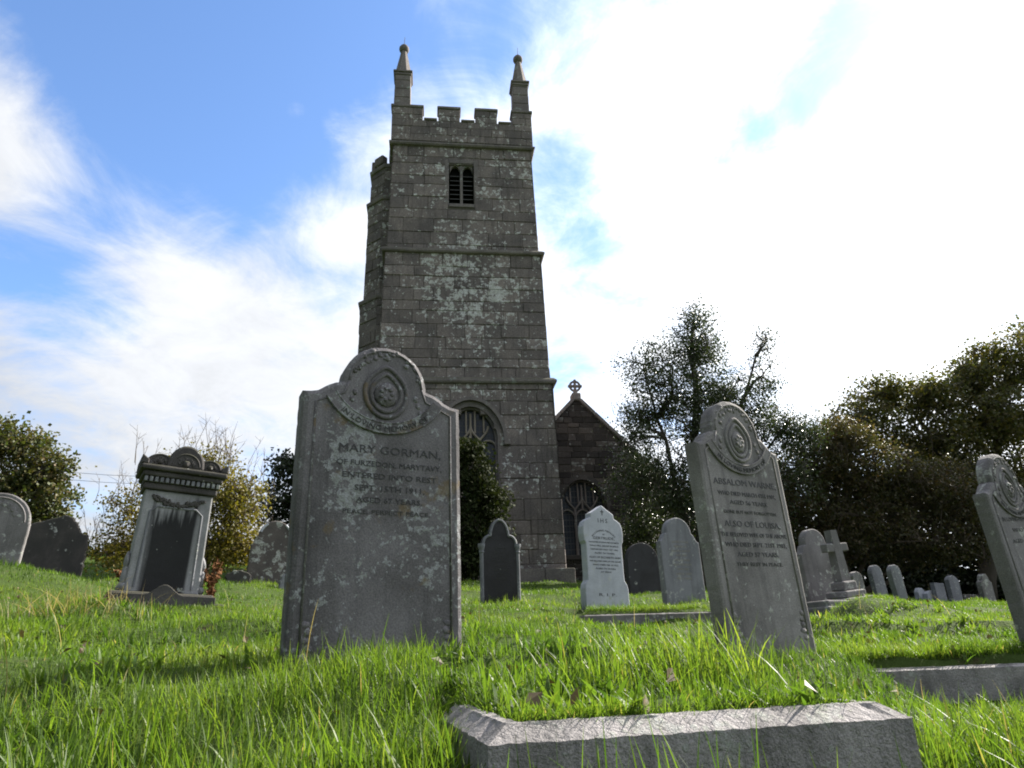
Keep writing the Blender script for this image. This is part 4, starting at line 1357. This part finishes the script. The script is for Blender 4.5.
def kerb_poly(o, P, top, low, wd, ch, cd, mat):
    """rectangular kerb with mitred, chamfered outer edge; P(u, v) gives xy"""
    q = random.Random(4)
    U, Vv = o
    mb = MB()
    rings = [(0, low), (0, top - ch), (cd * .9, top - .004), (cd, top), (wd, top), (wd, low)]
    def loop(d):
        c = [(d, d), (U - d, d), (U - d, Vv - d), (d, Vv - d)]; o_ = []
        for i in range(4):
            a, b = c[i], c[(i + 1) % 4]
            for k in range(48): o_.append((a[0] + (b[0] - a[0]) * k / 48, a[1] + (b[1] - a[1]) * k / 48))
        return o_
    VV = []; m = 192
    for d, z in rings:
        for u, v in loop(d):
            x, y = P(u + q.uniform(-.0018, .0018), v + q.uniform(-.0018, .0018)); VV.append((x, y, z + q.uniform(-.0018, .0016) - (.008 if q.random() < .03 and z > low else 0)))
    FF = []
    for i in range(len(rings) - 1):
        for k in range(m): FF.append((i * m + k, i * m + (k + 1) % m, (i + 1) * m + (k + 1) % m, (i + 1) * m + k))
    mb.add(VV, FF); return mb
off = Vector((ck.x, ck.y, .1))
mb = kerb_poly((.965, 1.42), kerb_pt, .288, -.15, .075, .032, .048, M_KERB)
mb.v = [(x - off.x, y - off.y, z - off.z) for x, y, z in mb.v]
mb.build('kerb_frame', M_KERB, kerb)

def far_kerb(P0, yaw, U, V_, u_off, h, label, mat, wd=.12):
    c, s = math.cos(yaw), math.sin(yaw)
    def P(u, v): u -= u_off; return (u * c - v * s, u * s + v * c)
    o = empty('grave_kerb', P0); tag(o, label, 'grave kerb')
    mb = kerb_poly((U, V_), P, 0.0, -h, wd, .015, .02, mat)
    mb.build('kerb_frame', mat, o)
    for (u, v, hu, hv) in ((U / 2, .03, U / 2, .06), (.03, V_ / 2, .07, V_ / 2), (U - .03, V_ / 2, .07, V_ / 2)):
        x, y = P(u, v); EXCL.append((P0.x + x, P0.y + y, hu, hv, yaw))
_k0 = len(EXCL)
far_kerb(RK0, RKY, 2.5, 1.5, .72, .45, 'low dark kerb of a grass-covered grave at the right, below the tilted edge stone', M_KERB)
far_kerb(MK0, MKY, 1.75, 1.2, .88, .4, 'low kerb of the small grassy grave in front of the white headstone', M_GREY)

KERB_EXCL = EXCL[_k0:]

# ------------------------------------------------------------------ trees
def leaf_cards(P, size, n_rng, flat=0.0):
    """one folded leaf (two triangles joined along the midrib -> a rhombus quad) at every point"""
    n = len(P)
    d = n_rng.normal(size=(n, 3)); d /= np.linalg.norm(d, axis=1)[:, None]
    e = n_rng.normal(size=(n, 3)); e[:, 2] *= (1 - flat)
    e -= d * (d * e).sum(1)[:, None]; e /= np.linalg.norm(e, axis=1)[:, None] + 1e-9
    nn = np.cross(d, e)
    L = (size * n_rng.uniform(.6, 1.25, n))[:, None]; Wd = L * n_rng.uniform(.32, .5, n)[:, None]
    a = P - d * L * .5; c = P + d * L * .5
    b = P + e * Wd + nn * L * .10; dd = P - e * Wd + nn * L * .10
    V = np.stack([a, b, c, dd], 1).reshape(-1, 3)
    F = np.arange(4 * n).reshape(n, 4)
    return V, F

def make_tree(name, base, lobes, label, cat, leaf_mat, n_tips, per_tip, leaf, spread, bark=M_BARK, trunk_r=.18, seed=1, group=None, shell=2.2, trunk_top=None, bare=0, bare_len=1.0, up=.3, twig_r=.012, stems=1, gap=.42, extra_tops=()):
    """lobes: (centre, (rx, ry, rz), share); limbs run trunk -> lobe -> twig tips, leaves hang in clusters on the tips"""
    g = np.random.default_rng(seed); q = random.Random(seed)
    base = Vector(base)
    o = empty(name, base); tag(o, label, cat, group)
    wood = MB()
    top = Vector(trunk_top) if trunk_top else Vector((base.x, base.y, sum(l[0][2] * l[2] for l in lobes) / sum(l[2] for l in lobes)))
    rel = lambda p: Vector(p) - base
    def limb(a, b, r0, r1, n=6, wob=.12):
        a, b = Vector(a), Vector(b); L = (b - a).length
        pts = []
        for i in range(n + 1):
            u = i / n
            j = Vector((q.uniform(-1, 1), q.uniform(-1, 1), q.uniform(-.6, .6))) * L * wob * .35 * math.sin(math.pi * u)
            pts.append(rel(a.lerp(b, u) + j + Vector((0, 0, L * .08 * math.sin(math.pi * u)))))
        wood.tube(pts, [r0 + (r1 - r0) * i / n for i in range(n + 1)], 7 if r0 > .05 else 5)
        return [p + base for p in pts]
    spine = []
    for s in range(stems):
        bs = base + Vector((q.uniform(-.3, .3), q.uniform(-.3, .3), 0)) * (stems > 1)
        spine += limb(bs - Vector((0, 0, .3)), top + Vector((q.uniform(-.5, .5), q.uniform(-.4, .4), 0)) * (stems > 1), trunk_r, trunk_r * .35, 8, .08)
    for et in extra_tops:
        spine += limb(base, et, trunk_r * .6, twig_r * 1.5, 9, .05)
    tips = []
    tot = sum(l[2] for l in lobes)
    twigs = MB()
    for c, rad, share in lobes:
        c = Vector(c)
        a = min(spine, key=lambda p: (p - c).length + 3.0 * max(0, p.z - c.z + .9 * math.hypot(p.x - c.x, p.y - c.y)))
        path = limb(a, c, trunk_r * .4, trunk_r * .12, 6)
        n = int(n_tips * share / tot)
        subs = [c + Vector((q.gauss(0, .4) * rad[0], q.gauss(0, .4) * rad[1], q.gauss(0, .45) * rad[2])) for _ in range(max(3, n // 14))]
        for sp_ in subs:
            a2 = min(path, key=lambda p: (p - sp_).length + 1.5 * max(0, p.z - sp_.z + .5 * math.hypot(p.x - sp_.x, p.y - sp_.y)))
            limb(a2, sp_, trunk_r * .13, twig_r * 1.2, 4)
        k = 0
        while k < n:
            d = g.normal(size=3); d /= np.linalg.norm(d)
            r = g.uniform() ** (1 / shell)
            t = np.array(c) + d * r * np.array(rad)
            if vnoise(np.array([t[0] * 1.3 + t[2] * .7]), np.array([t[1] * 1.3 + t[2] * 1.1]), seed)[0] < gap * g.uniform(.4, 1.1): k += .25; continue
            k += 1
            tips.append(t)
            tv = Vector(t)
            a2 = min(subs, key=lambda p: (p - tv).length)
            mid = a2.lerp(tv, .5) + Vector((q.uniform(-.1, .1), q.uniform(-.1, .1), q.uniform(0, .12)))
            twigs.tube([rel(a2), rel(mid), rel(tv)], [twig_r, twig_r * .7, twig_r * .35], 3, cap=False)
    for _ in range(bare):                                   # leafless shoots above the crown
        c, rad, sh = q.choice(lobes)
        st = Vector(c) + Vector((q.uniform(-1, 1) * rad[0], q.uniform(-1, 1) * rad[1], q.uniform(-.3, .7) * rad[2]))
        en = st + Vector((q.gauss(0, .22), q.gauss(0, .15), q.uniform(.5, 1.0))) * bare_len
        mid = st.lerp(en, .5) + Vector((q.uniform(-.06, .06), q.uniform(-.06, .06), 0)) * bare_len
        twigs.tube([rel(st), rel(mid), rel(en)], [twig_r * .8, twig_r * .6, twig_r * .3], 4, cap=False)
        for _k in range(3):
            s2 = mid.lerp(en, q.uniform(0, .8)); e2 = s2 + Vector((q.gauss(0, .25), q.gauss(0, .2), q.uniform(.2, .5))) * bare_len * .5
            twigs.tube([rel(s2), rel(e2)], [twig_r * .5, twig_r * .25], 3, cap=False)
    wood.build('trunk', bark, o, smooth=True, fix=False)
    twigs.build('twigs', bark, o, fix=False)
    T = np.array(tips)
    P = np.repeat(T, per_tip, 0) + g.normal(size=(len(T) * per_tip, 3)) * np.array([spread, spread, spread * .8])
    V, F = leaf_cards(P, leaf, g, up)
    np_mesh('crown', V - np.array(base), F, leaf_mat, o)
    return o

M_HOLLY = foliage('holly_leaf', [(.026, .042, .018), (.042, .060, .024), (.062, .074, .032)], .38, .18)
M_OAK = foliage('autumn_oak_leaf', [(.040, .055, .016), (.070, .078, .022), (.105, .090, .030), (.14, .095, .036)], .55, .3)
M_HAW = foliage('hawthorn_leaf', [(.036, .044, .018), (.056, .058, .024), (.085, .068, .032), (.13, .07, .04)], .5, .25, .35)
M_YEW = foliage('yew_leaf', [(.012, .020, .010), (.020, .032, .013), (.032, .042, .016)], .5, .1)
M_YEL = foliage('yellow_leaf', [(.05, .06, .016), (.11, .10, .02), (.17, .138, .024), (.20, .13, .028)], .55, .35, .3)
M_LEFT = foliage('olive_leaf', [(.04, .058, .018), (.06, .075, .024), (.09, .085, .03), (.15, .085, .038)], .55, .25, .3)
M_BUSH = foliage('dark_shrub_leaf', [(.020, .030, .012), (.030, .040, .015), (.048, .05, .02)], .75, .1, .1)

def on_ground(px, Y): 
    p = at(px, 600, Y); return Vector((p.x, p.y, gz(p.x, p.y)))
def lobe(px, py, Y, rx, ry, rz, share): return (tuple(at(px, py, Y)), (rx, ry, rz), share)

make_tree('holly_tree', on_ground(700, 20), [
    lobe(693, 352, 20, .95, .9, 1.15, 1.3), lobe(694, 318, 20, .5, .5, .6, .3), lobe(672, 395, 20, 1.3, 1.2, 1.1, 1.5), lobe(645, 365, 20, .85, .8, .9, .8), lobe(640, 425, 20, 1.0, 1.0, .9, 1.0),
    lobe(700, 430, 20, 1.6, 1.3, 1.3, 2.0), lobe(763, 375, 20, .45, .6, 1.0, .35), lobe(765, 345, 20, .2, .3, .5, .12), lobe(745, 415, 20, 1.0, 1.0, .9, .9), lobe(728, 395, 20, .8, .9, .8, .7), lobe(805, 440, 20, .6, .8, .6, .4), lobe(785, 430, 20, .7, .8, .7, .5),
    lobe(650, 480, 20, 1.5, 1.2, 1.2, 1.6), lobe(632, 470, 21, .9, .7, .7, .9), lobe(640, 530, 21, .9, .7, 1.0, 1.2), lobe(710, 490, 20, 1.8, 1.3, 1.3, 2.0), lobe(770, 480, 20, 1.4, 1.2, 1.2, 1.3), lobe(730, 550, 20, 2.2, 1.3, 1.2, 1.6)],
    'tall spiky evergreen tree with glossy leaves rising behind the Warne headstone', 'tree', M_HOLLY, 3300, 27, .066, .18, trunk_r=.17, seed=3, bare=40, bare_len=.8,
    trunk_top=at(693, 330, 20), gap=.56, extra_tops=[at(765, 338, 20), at(643, 365, 20), at(790, 420, 20)])
make_tree('oak_tree', on_ground(985, 25), [
    lobe(1010, 365, 25, 1.8, 1.8, 1.1, 1.3), lobe(965, 385, 25, 1.3, 1.5, .9, 1.0), lobe(925, 400, 24.5, 1.4, 1.4, .8, 1.0), lobe(880, 395, 24.5, 1.1, 1.2, .6, .7), lobe(860, 425, 24.5, 1.3, 1.3, .9, .9),
    lobe(1045, 345, 26, 1.8, 1.8, 1.2, 1.0), lobe(1000, 420, 24.5, 2.0, 1.8, 1.1, 1.6), lobe(930, 445, 24.5, 1.9, 1.6, 1.0, 1.4), lobe(1070, 430, 25, 2.2, 2.0, 1.4, 1.4), lobe(1130, 380, 26, 2.4, 2.2, 1.8, 1.4),
    lobe(980, 480, 25, 2.2, 1.8, 1.1, 1.2), lobe(1060, 490, 25, 2.2, 1.8, 1.2, 1.2)],
    'largest dark broad-leaved tree filling the right edge behind the tilted stone', 'tree', M_OAK, 3000, 22, .12, .19, trunk_r=.32, seed=5, trunk_top=at(1000, 400, 25), gap=.5)
make_tree('hawthorn_tree', on_ground(850, 21), [
    lobe(840, 440, 21, 1.0, 1.0, .7, .8), lobe(815, 470, 21, 1.3, 1.1, .9, 1.0), lobe(870, 475, 21, 1.6, 1.3, 1.0, 1.4), lobe(930, 490, 21, 1.7, 1.3, 1.0, 1.4), lobe(800, 520, 21, 1.5, 1.2, 1.0, 1.1),
    lobe(865, 530, 21, 1.9, 1.4, 1.0, 1.4), lobe(935, 540, 21, 1.8, 1.3, .9, 1.2), lobe(995, 520, 21, 1.8, 1.3, 1.0, 1.2), lobe(1050, 520, 21, 1.8, 1.3, 1.2, 1.0)],
    'dense reddish-brown hawthorn thicket between the spiky evergreen and the large oak', 'tree', M_HAW, 3000, 22, .082, .15, trunk_r=.16, seed=8, bare=60, bare_len=1.1, stems=3, gap=.4, bark=M_TWIG)
hd = [lobe(610 + 48 * k, 565 + 8 * math.sin(k), 26.5, 1.5, .9, 1.1, 1) for k in range(13)] + [lobe(640 + 60 * k, 505 + 14 * math.sin(k * 2.1), 27, 1.7, .9, 1.5, 1.4) for k in range(10)] + [lobe(630 + 45 * k, 592, 26.0, 1.4, .6, .5, .5) for k in range(10)]
make_tree('hedge', on_ground(860, 26.5), hd, 'dark shaded hedge closing the churchyard under the trees at right', 'hedge', M_YEW, 2600, 24, .20, .24, trunk_r=.08, seed=9, shell=3, gap=.05)
make_tree('olive_green_tree', on_ground(15, 24), [
    lobe(10, 445, 24, 1.4, 1.3, .8, 1.0), lobe(45, 470, 24, .9, 1.0, .7, .7), lobe(-30, 440, 24, 1.6, 1.5, 1.0, 1.0), lobe(5, 490, 24, 1.7, 1.4, .9, 1.2), lobe(55, 500, 24, .7, .9, .7, .5),
    lobe(20, 530, 24, 1.6, 1.3, .8, 1.0), lobe(-50, 500, 24, 1.8, 1.4, 1.2, 1.0)],
    'rounded olive and russet tree at the left edge behind the old stones', 'tree', M_LEFT, 700, 24, .15, .22, trunk_r=.2, seed=12, gap=.4)
make_tree('yellow_leaved_tree', on_ground(205, 13.5), [
    lobe(238, 500, 13.5, .55, .6, .5, 1.5), lobe(235, 545, 13.5, .6, .6, .5, 1.8), lobe(215, 470, 13.5, .5, .6, .45, .5), lobe(200, 520, 13.5, .8, .6, .6, .9), lobe(150, 520, 13.5, .8, .6, .7, .7),
    lobe(125, 510, 13.5, .35, .5, .5, .35), lobe(125, 550, 13.5, .6, .5, .45, .8), lobe(180, 470, 13.5, .8, .6, .4, .15)],
    'small tree thinly hung with yellow leaves and bare shoots behind the broad monument', 'tree', M_YEL, 760, 19, .058, .12, trunk_r=.05, seed=14, bare=170, bare_len=.75, twig_r=.007, stems=3, bark=M_TWIG, gap=.45)
make_tree('dark_yew', on_ground(318, 18), [
    lobe(325, 465, 18, 1.0, .9, .7, 1.0), lobe(290, 470, 18, .5, .7, .45, .5), lobe(285, 505, 18, .75, .7, .7, .8), lobe(330, 510, 18, 1.2, 1.0, .9, 1.2), lobe(320, 550, 18, 1.3, .9, .7, 1.0)],
    'dark evergreen shrub seen left of the Gorman headstone', 'shrub', M_YEW, 480, 24, .10, .14, trunk_r=.1, seed=16, gap=.3)
make_tree('dark_shrub', on_ground(462, 19.0), [
    lobe(450, 470, 19, .9, .8, .9, 1.0), lobe(478, 480, 19, .5, .6, .7, .6), lobe(487, 500, 19, .6, .6, .7, .9), lobe(470, 455, 19, .5, .5, .45, .5), lobe(488, 550, 19, .7, .6, .7, .9), lobe(470, 520, 19, .95, .8, .8, 1.2), lobe(455, 560, 19, 1.2, .8, .7, 1.2), lobe(430, 520, 19, 1.0, .8, 1.0, 1.0)],
    'dense dark green shrub growing against the tower under its arched window', 'shrub', M_BUSH, 800, 26, .10, .13, trunk_r=.08, seed=18, gap=.2)
make_tree('hedge', on_ground(95, 25), [lobe(80 + 26 * k, 556, 25, .9, .8, .55, 1) for k in range(7)],
    'low dark hedge on the skyline between the left tree and the yellow tree', 'hedge', M_BUSH, 330, 20, .13, .16, trunk_r=.05, seed=19, bare=60, bare_len=1.3, twig_r=.012, gap=.2)

# rusty fern fronds beside the monument
for (px, py, lab, sd) in ((122, 606, 'rust-brown dead fern at the left side of the broad monument', 31), (209, 604, 'rust-brown dead fern at the right side of the broad monument', 32)):
    p = at(px, py, 7.75); q = random.Random(sd)
    o = empty('dead_fern', p); tag(o, lab, 'fern', 'dead ferns beside the monument')
    st = MB(); LP = []
    for k in range(7):
        a = q.uniform(0, 6.28); l = q.uniform(.25, .5)
        pts = [(math.cos(a) * l * .25 * u * u, math.sin(a) * l * .2 * u * u, l * u) for u in (0, .35, .7, 1)]
        st.tube(pts, .005, 4)
        for i in range(22):
            u = q.uniform(.2, 1); LP.append((math.cos(a) * l * .25 * u * u + q.gauss(0, .025), math.sin(a) * l * .2 * u * u + q.gauss(0, .025), l * u + q.gauss(0, .02)))
    st.build('stems', M_RUST, o, fix=False)
    V, F = leaf_cards(np.array(LP), .05, np.random.default_rng(sd)); np_mesh('fronds', V, F, M_RUST, o)

# overhead wires and a bit of orange brickwork far left
for k, (za, zb) in enumerate(((474, 476), (481, 484))):
    a, b_ = at(-150, za - 18, 60), at(360, zb + 10, 62)
    mb = MB(); m_ = (a + b_) / 2 - Vector((0, 0, .35))
    mb.tube([tuple(a.lerp(m_, u / 6)) for u in range(6)] + [tuple(m_.lerp(b_, u / 6)) for u in range(7)], .018, 5)
    tag(mb.build('overhead_wire', M_CABLE), 'upper one of two thin wires crossing the sky at left' if k == 0 else 'lower one of two thin wires crossing the sky at left', 'wire', 'overhead wires at left')

# ------------------------------------------------------------------ grass
M_GRASS = grass_mat('grass_blade')
M_STRAW = grass_mat('dead_grass_blade', True)

def excluded(x, y):
    m = np.zeros(len(x), bool)
    for cx, cy, hx, hy, yaw in EXCL:
        c, s = math.cos(-yaw), math.sin(-yaw)
        u = (x - cx) * c - (y - cy) * s; v = (x - cx) * s + (y - cy) * c
        m |= (np.abs(u) < hx) & (np.abs(v) < hy)
    # the church floor
    c, s = math.cos(-CH_YAW), math.sin(-CH_YAW)
    u = (x - CH.x) * c - (y - CH.y) * s; v = (x - CH.x) * s + (y - CH.y) * c
    m |= (u > -3.3) & (u < 9) & (v > -.28)
    return m

def blades(x, y, h, w, K, g, lean=.55, tone_bias=0.0, z=None, az0=None):
    n = len(x)
    if z is None: z = ground(x, y) - .01
    az = g.uniform(0, 2 * np.pi, n) if az0 is None else az0 + g.normal(0, .7, n); la = np.abs(g.normal(0, lean, n)) + .08
    la = np.minimum(la, 1.6)
    face = az + np.pi / 2 + g.normal(0, .5, n)
    droop = g.uniform(.2, 1.0, n) * la * .45
    dx, dy = np.cos(az), np.sin(az); sx, sy = np.cos(face), np.sin(face)
    rows = []
    for k in range(K + 1):
        t = k / K
        off = h * la * (t ** 1.7) * .75
        up = h * (t - droop * t ** 2.4 * .7)
        ww = w * (1 - t) ** .65 * (.75 + .5 * t) * .5 + w * .03
        cx, cy, cz = x + dx * off, y + dy * off, z + up
        rows.append(np.stack([cx - sx * ww, cy - sy * ww, cz], -1)); rows.append(np.stack([cx + sx * ww, cy + sy * ww, cz], -1))
    V = np.stack(rows, 1)                                       # n, 2(K+1), 3
    m = 2 * (K + 1)
    base = (np.arange(n) * m)[:, None, None]
    F = np.array([[2 * k, 2 * k + 1, 2 * k + 3, 2 * k + 2] for k in range(K)])[None] + base
    tone = np.clip(.30 + .36 * vnoise(x * 1.7, y * 1.7, 21) + .16 * (vnoise(x * .45, y * .45, 22) - .5) + g.normal(0, .13, n) + tone_bias, .02, .86)
    dry = g.uniform(size=n) < .012
    tone = np.where(dry, g.uniform(.88, 1.0, n), tone)
    return V.reshape(-1, 3), F.reshape(-1, 4), np.repeat(tone, m)

def scatter(y0, y1, dens, g, marg=1.5, side=.92):
    area_n = 0; xs, ys = [], []
    n = int(dens * (y1 - y0) * (side * (y0 + y1) + 2 * marg))
    y = g.uniform(y0, y1, n); half = side * y1 + marg
    x = g.uniform(-half, half, n * 1)
    k = np.abs(x) < side * y + marg
    # refill lost share by density ratio only near the front; fine as is
    return x[k], y[k]

GV, GF, GT, nb = [], [], [], 0
def push(V, F, T):
    global nb
    GV.append(V); GF.append(F + nb); GT.append(T); nb += len(V)
g = np.random.default_rng(5)
for (y0, y1, dens, h0, w0, K, lean) in ((.72, 2.4, 7000, .092, .0040, 4, .55), (2.4, 4.6, 6000, .056, .0042, 3, .6), (4.6, 9.0, 2900, .046, .0058, 3, .6), (9.0, 16.0, 900, .055, .010, 2, .6), (16.0, 27.0, 300, .06, .017, 2, .6)):
    x, y = scatter(y0, y1, dens, g, 1.0 if y0 < 3 else 2.0, .85)
    k = ~excluded(x, y)
    # tufts: keep more where the clump noise is high
    cl = vnoise(x * 6.5, y * 6.5, 31)
    k &= g.uniform(size=len(x)) < (.35 + .8 * cl)
    x, y = x[k], y[k]
    hn = vnoise(x * 1.6, y * 1.6, 33) * .8 + vnoise(x * 5.5, y * 5.5, 34) * .8
    h = h0 * (.40 + .90 * hn ** 1.25) * np.exp(g.normal(0, .22, len(x)))
    # the plots inside kerbs and the ground right before the front kerb carry shorter grass
    infr = soft_rect(x, y, PLOTS[0][0], PLOTS[0][1], .5, .7, KY, .05)
    h *= 1 - .30 * infr - .35 * infr * np.clip(1 - (-(x + .07) * ks + (y - 1.5) * kc) / .5, 0, 1)
    for pi_ in (1, 3):
        h *= 1 - .55 * soft_rect(x, y, *PLOTS[pi_][:4], PLOTS[pi_][4], .2)
    # keep the kerb face clear
    u = (x + .07) * kc + (y - 1.5) * ks; v = -(x + .07) * ks + (y - 1.5) * kc
    face = (u > -.02) & (u < 1.02) & (v < 0) & (v > -.9)
    h = np.where(face, h * .85, h)
    kk = ~(face & (v > -.05) & (g.uniform(size=len(x)) < .6))
    x, y, h = x[kk], y[kk], h[kk]
    push(*blades(x, y, h, w0 * g.uniform(.6, 1.4, len(x)), K, g, lean, -.02 if y0 > 8 else 0.0))
# broad-leaved weeds and clover low among the blades
x, y = scatter(.9, 7, 150, g, 1.0, .85); k = ~excluded(x, y) & (vnoise(x * 2.3, y * 2.3, 51) > .5); x, y = x[k], y[k]
x = np.repeat(x, 6) + g.normal(0, .03, 6 * len(x)); y = np.repeat(y, 6) + g.normal(0, .03, len(x))
push(*blades(x, y, g.uniform(.04, .09, len(x)), g.uniform(.010, .022, len(x)), 4, g, 1.0, -.05))
# tall tufts: against the stones and kerbs, as the mower leaves them
tufts = []
def along(cx, cy, hx, hy, yaw, n, d=.05):
    c, s = math.cos(yaw), math.sin(yaw)
    for _ in range(n):
        e = g.uniform()
        if e < .6: u, v = g.uniform(-hx, hx), -hy - abs(g.normal(0, d))
        else: u, v = (hx + abs(g.normal(0, d))) * (1 if g.uniform() < .5 else -1), g.uniform(-hy - d, hy + d)
        tufts.append((cx + u * c - v * s, cy + u * s + v * c))
for e in EXCL:
    if e[2] < .9 and e[1] < 12 and e not in KERB_EXCL: along(*e, int(110 if e[1] > 2.5 else 30))
tf = np.array(tufts)
push(*blades(tf[:, 0], tf[:, 1], g.uniform(.05, .15, len(tf)), g.uniform(.003, .007, len(tf)), 4, g, .45))
# turf lip hanging over the front kerb from inside
lu, lv = g.uniform(.03, .95, 1500), .060 + np.abs(g.normal(0, .05, 1500))
lx, ly = -.07 + lu * kc - lv * ks, 1.50 + lu * ks + lv * kc
push(*blades(lx, ly, g.uniform(.02, .055, 1500), g.uniform(.0025, .0045, 1500), 4, g, 1.1, .10, None, KY - math.pi / 2))
lu, lv = .055 + np.abs(g.normal(0, .03, 900)), g.uniform(.03, .9, 900)
lx, ly = -.07 + lu * kc - lv * ks, 1.50 + lu * ks + lv * kc
push(*blades(lx, ly, g.uniform(.03, .08, 900), g.uniform(.0025, .0045, 900), 3, g, .9, .02))
lu, lv = -.02 - np.abs(g.normal(0, .07, 500)), g.uniform(.08, .9, 500)
lx, ly = -.07 + lu * kc - lv * ks, 1.50 + lu * ks + lv * kc
push(*blades(lx, ly, g.uniform(.06, .14, 500), g.uniform(.003, .006, 500), 4, g, .5))
# blades standing before the kerb face
lu, lv = g.uniform(-.05, 1.05, 170), -g.uniform(.03, .30, 170)
lx, ly = -.07 + lu * kc - lv * ks, 1.50 + lu * ks + lv * kc
push(*blades(lx, ly, g.uniform(.10, .24, 170), g.uniform(.003, .006, 170), 5, g, .45))
# turf lip of the two farther kerbed graves
for P0_, yw_, uo_, U_, n_ in ((RK0, RKY, .72, 2.5, 5200), (MK0, MKY, .88, 1.75, 2200)):
    lu, lv = g.uniform(.05, U_ - .05, n_) - uo_, .085 + np.abs(g.normal(0, .12, n_))
    lx, ly = P0_.x + lu * math.cos(yw_) - lv * math.sin(yw_), P0_.y + lu * math.sin(yw_) + lv * math.cos(yw_)
    push(*blades(lx, ly, g.uniform(.04, .10, n_), g.uniform(.004, .007, n_), 3, g, .8, .10))
# big clumps behind the front kerb and along the front
for px, py, Y, n, hh in ((700, 680, 2.25, 260, .20), (640, 685, 2.2, 160, .17), (560, 690, 2.1, 120, .14), (800, 690, 2.4, 120, .15), (350, 720, 1.7, 220, .17), (445, 745, 1.35, 60, .13), (140, 700, 1.9, 260, .16), (40, 720, 1.6, 200, .17), (250, 740, 1.4, 220, .15), (960, 720, 2.0, 260, .2), (1000, 720, 2.3, 160, .13), (890, 740, 1.55, 90, .14), (600, 760, 1.25, 22, .15), (760, 760, 1.3, 20, .16), (520, 765, 1.2, 18, .13)):
    c = at(px, py, Y)
    x = g.normal(c.x, .13, n); y = g.normal(c.y, .10, n)
    k = ~excluded(x, y); x, y = x[k], y[k]
    push(*blades(x, y, hh * g.uniform(.6, 1.2, len(x)), g.uniform(.0035, .0075, len(x)), 5, g, .5, .06))
tag(np_mesh('grass', np.concatenate(GV), np.concatenate(GF), M_GRASS, attrs={'tone': np.concatenate(GT)}), 'long green churchyard grass over the whole ground', 'grass', kind='stuff')
# a heap of dead straw at left, a few dry stalks standing about
sv, sf, st, ns = [], [], [], 0
def pushd(V, F, T):
    global ns
    sv.append(V); sf.append(F + ns); st.append(T); ns += len(V)
for px, py, Y, n in ((85, 632, 4.6, 90), (40, 640, 4.3, 70), (110, 628, 5.0, 60)):
    c = at(px, py, Y); x = g.normal(c.x, .16, n); y = g.normal(c.y, .12, n)
    V, F, T = blades(x, y, g.uniform(.10, .24, n), g.uniform(.003, .006, n), 4, g, 1.6); pushd(V, F, g.uniform(0, 1, len(T) // 10).repeat(10))
x = g.uniform(-3, 4, 70); y = g.uniform(1.2, 9, 70); k = ~excluded(x, y); x, y = x[k], y[k]
V, F, T = blades(x, y, g.uniform(.15, .33, len(x)), g.uniform(.0015, .003, len(x)) * (1 + y * .12), 4, g, .5); pushd(V, F, g.uniform(.3, 1, len(T) // 10).repeat(10))
tag(np_mesh('dead_grass', np.concatenate(sv), np.concatenate(sf), M_STRAW, attrs={'tone': np.concatenate(st)}), 'pale dead straw and dry stalks among the green grass', 'dead grass', kind='stuff')

# a scatter of fallen leaves lying in the turf
x, y = scatter(.9, 9, 16, g, 1.0, .85); k = ~excluded(x, y); x, y = x[k], y[k]
LPf = np.stack([x, y, ground(x, y) + g.uniform(.015, .05, len(x))], -1)
V, F = leaf_cards(LPf, .045, g, .9)
M_FALL = foliage('fallen_leaf', [(.06, .045, .03), (.10, .07, .04), (.16, .13, .06)], .6, .1, .3)
tag(np_mesh('fallen_leaves', V, F, M_FALL), 'small brown and yellow fallen leaves caught in the grass', 'fallen leaves', kind='stuff')
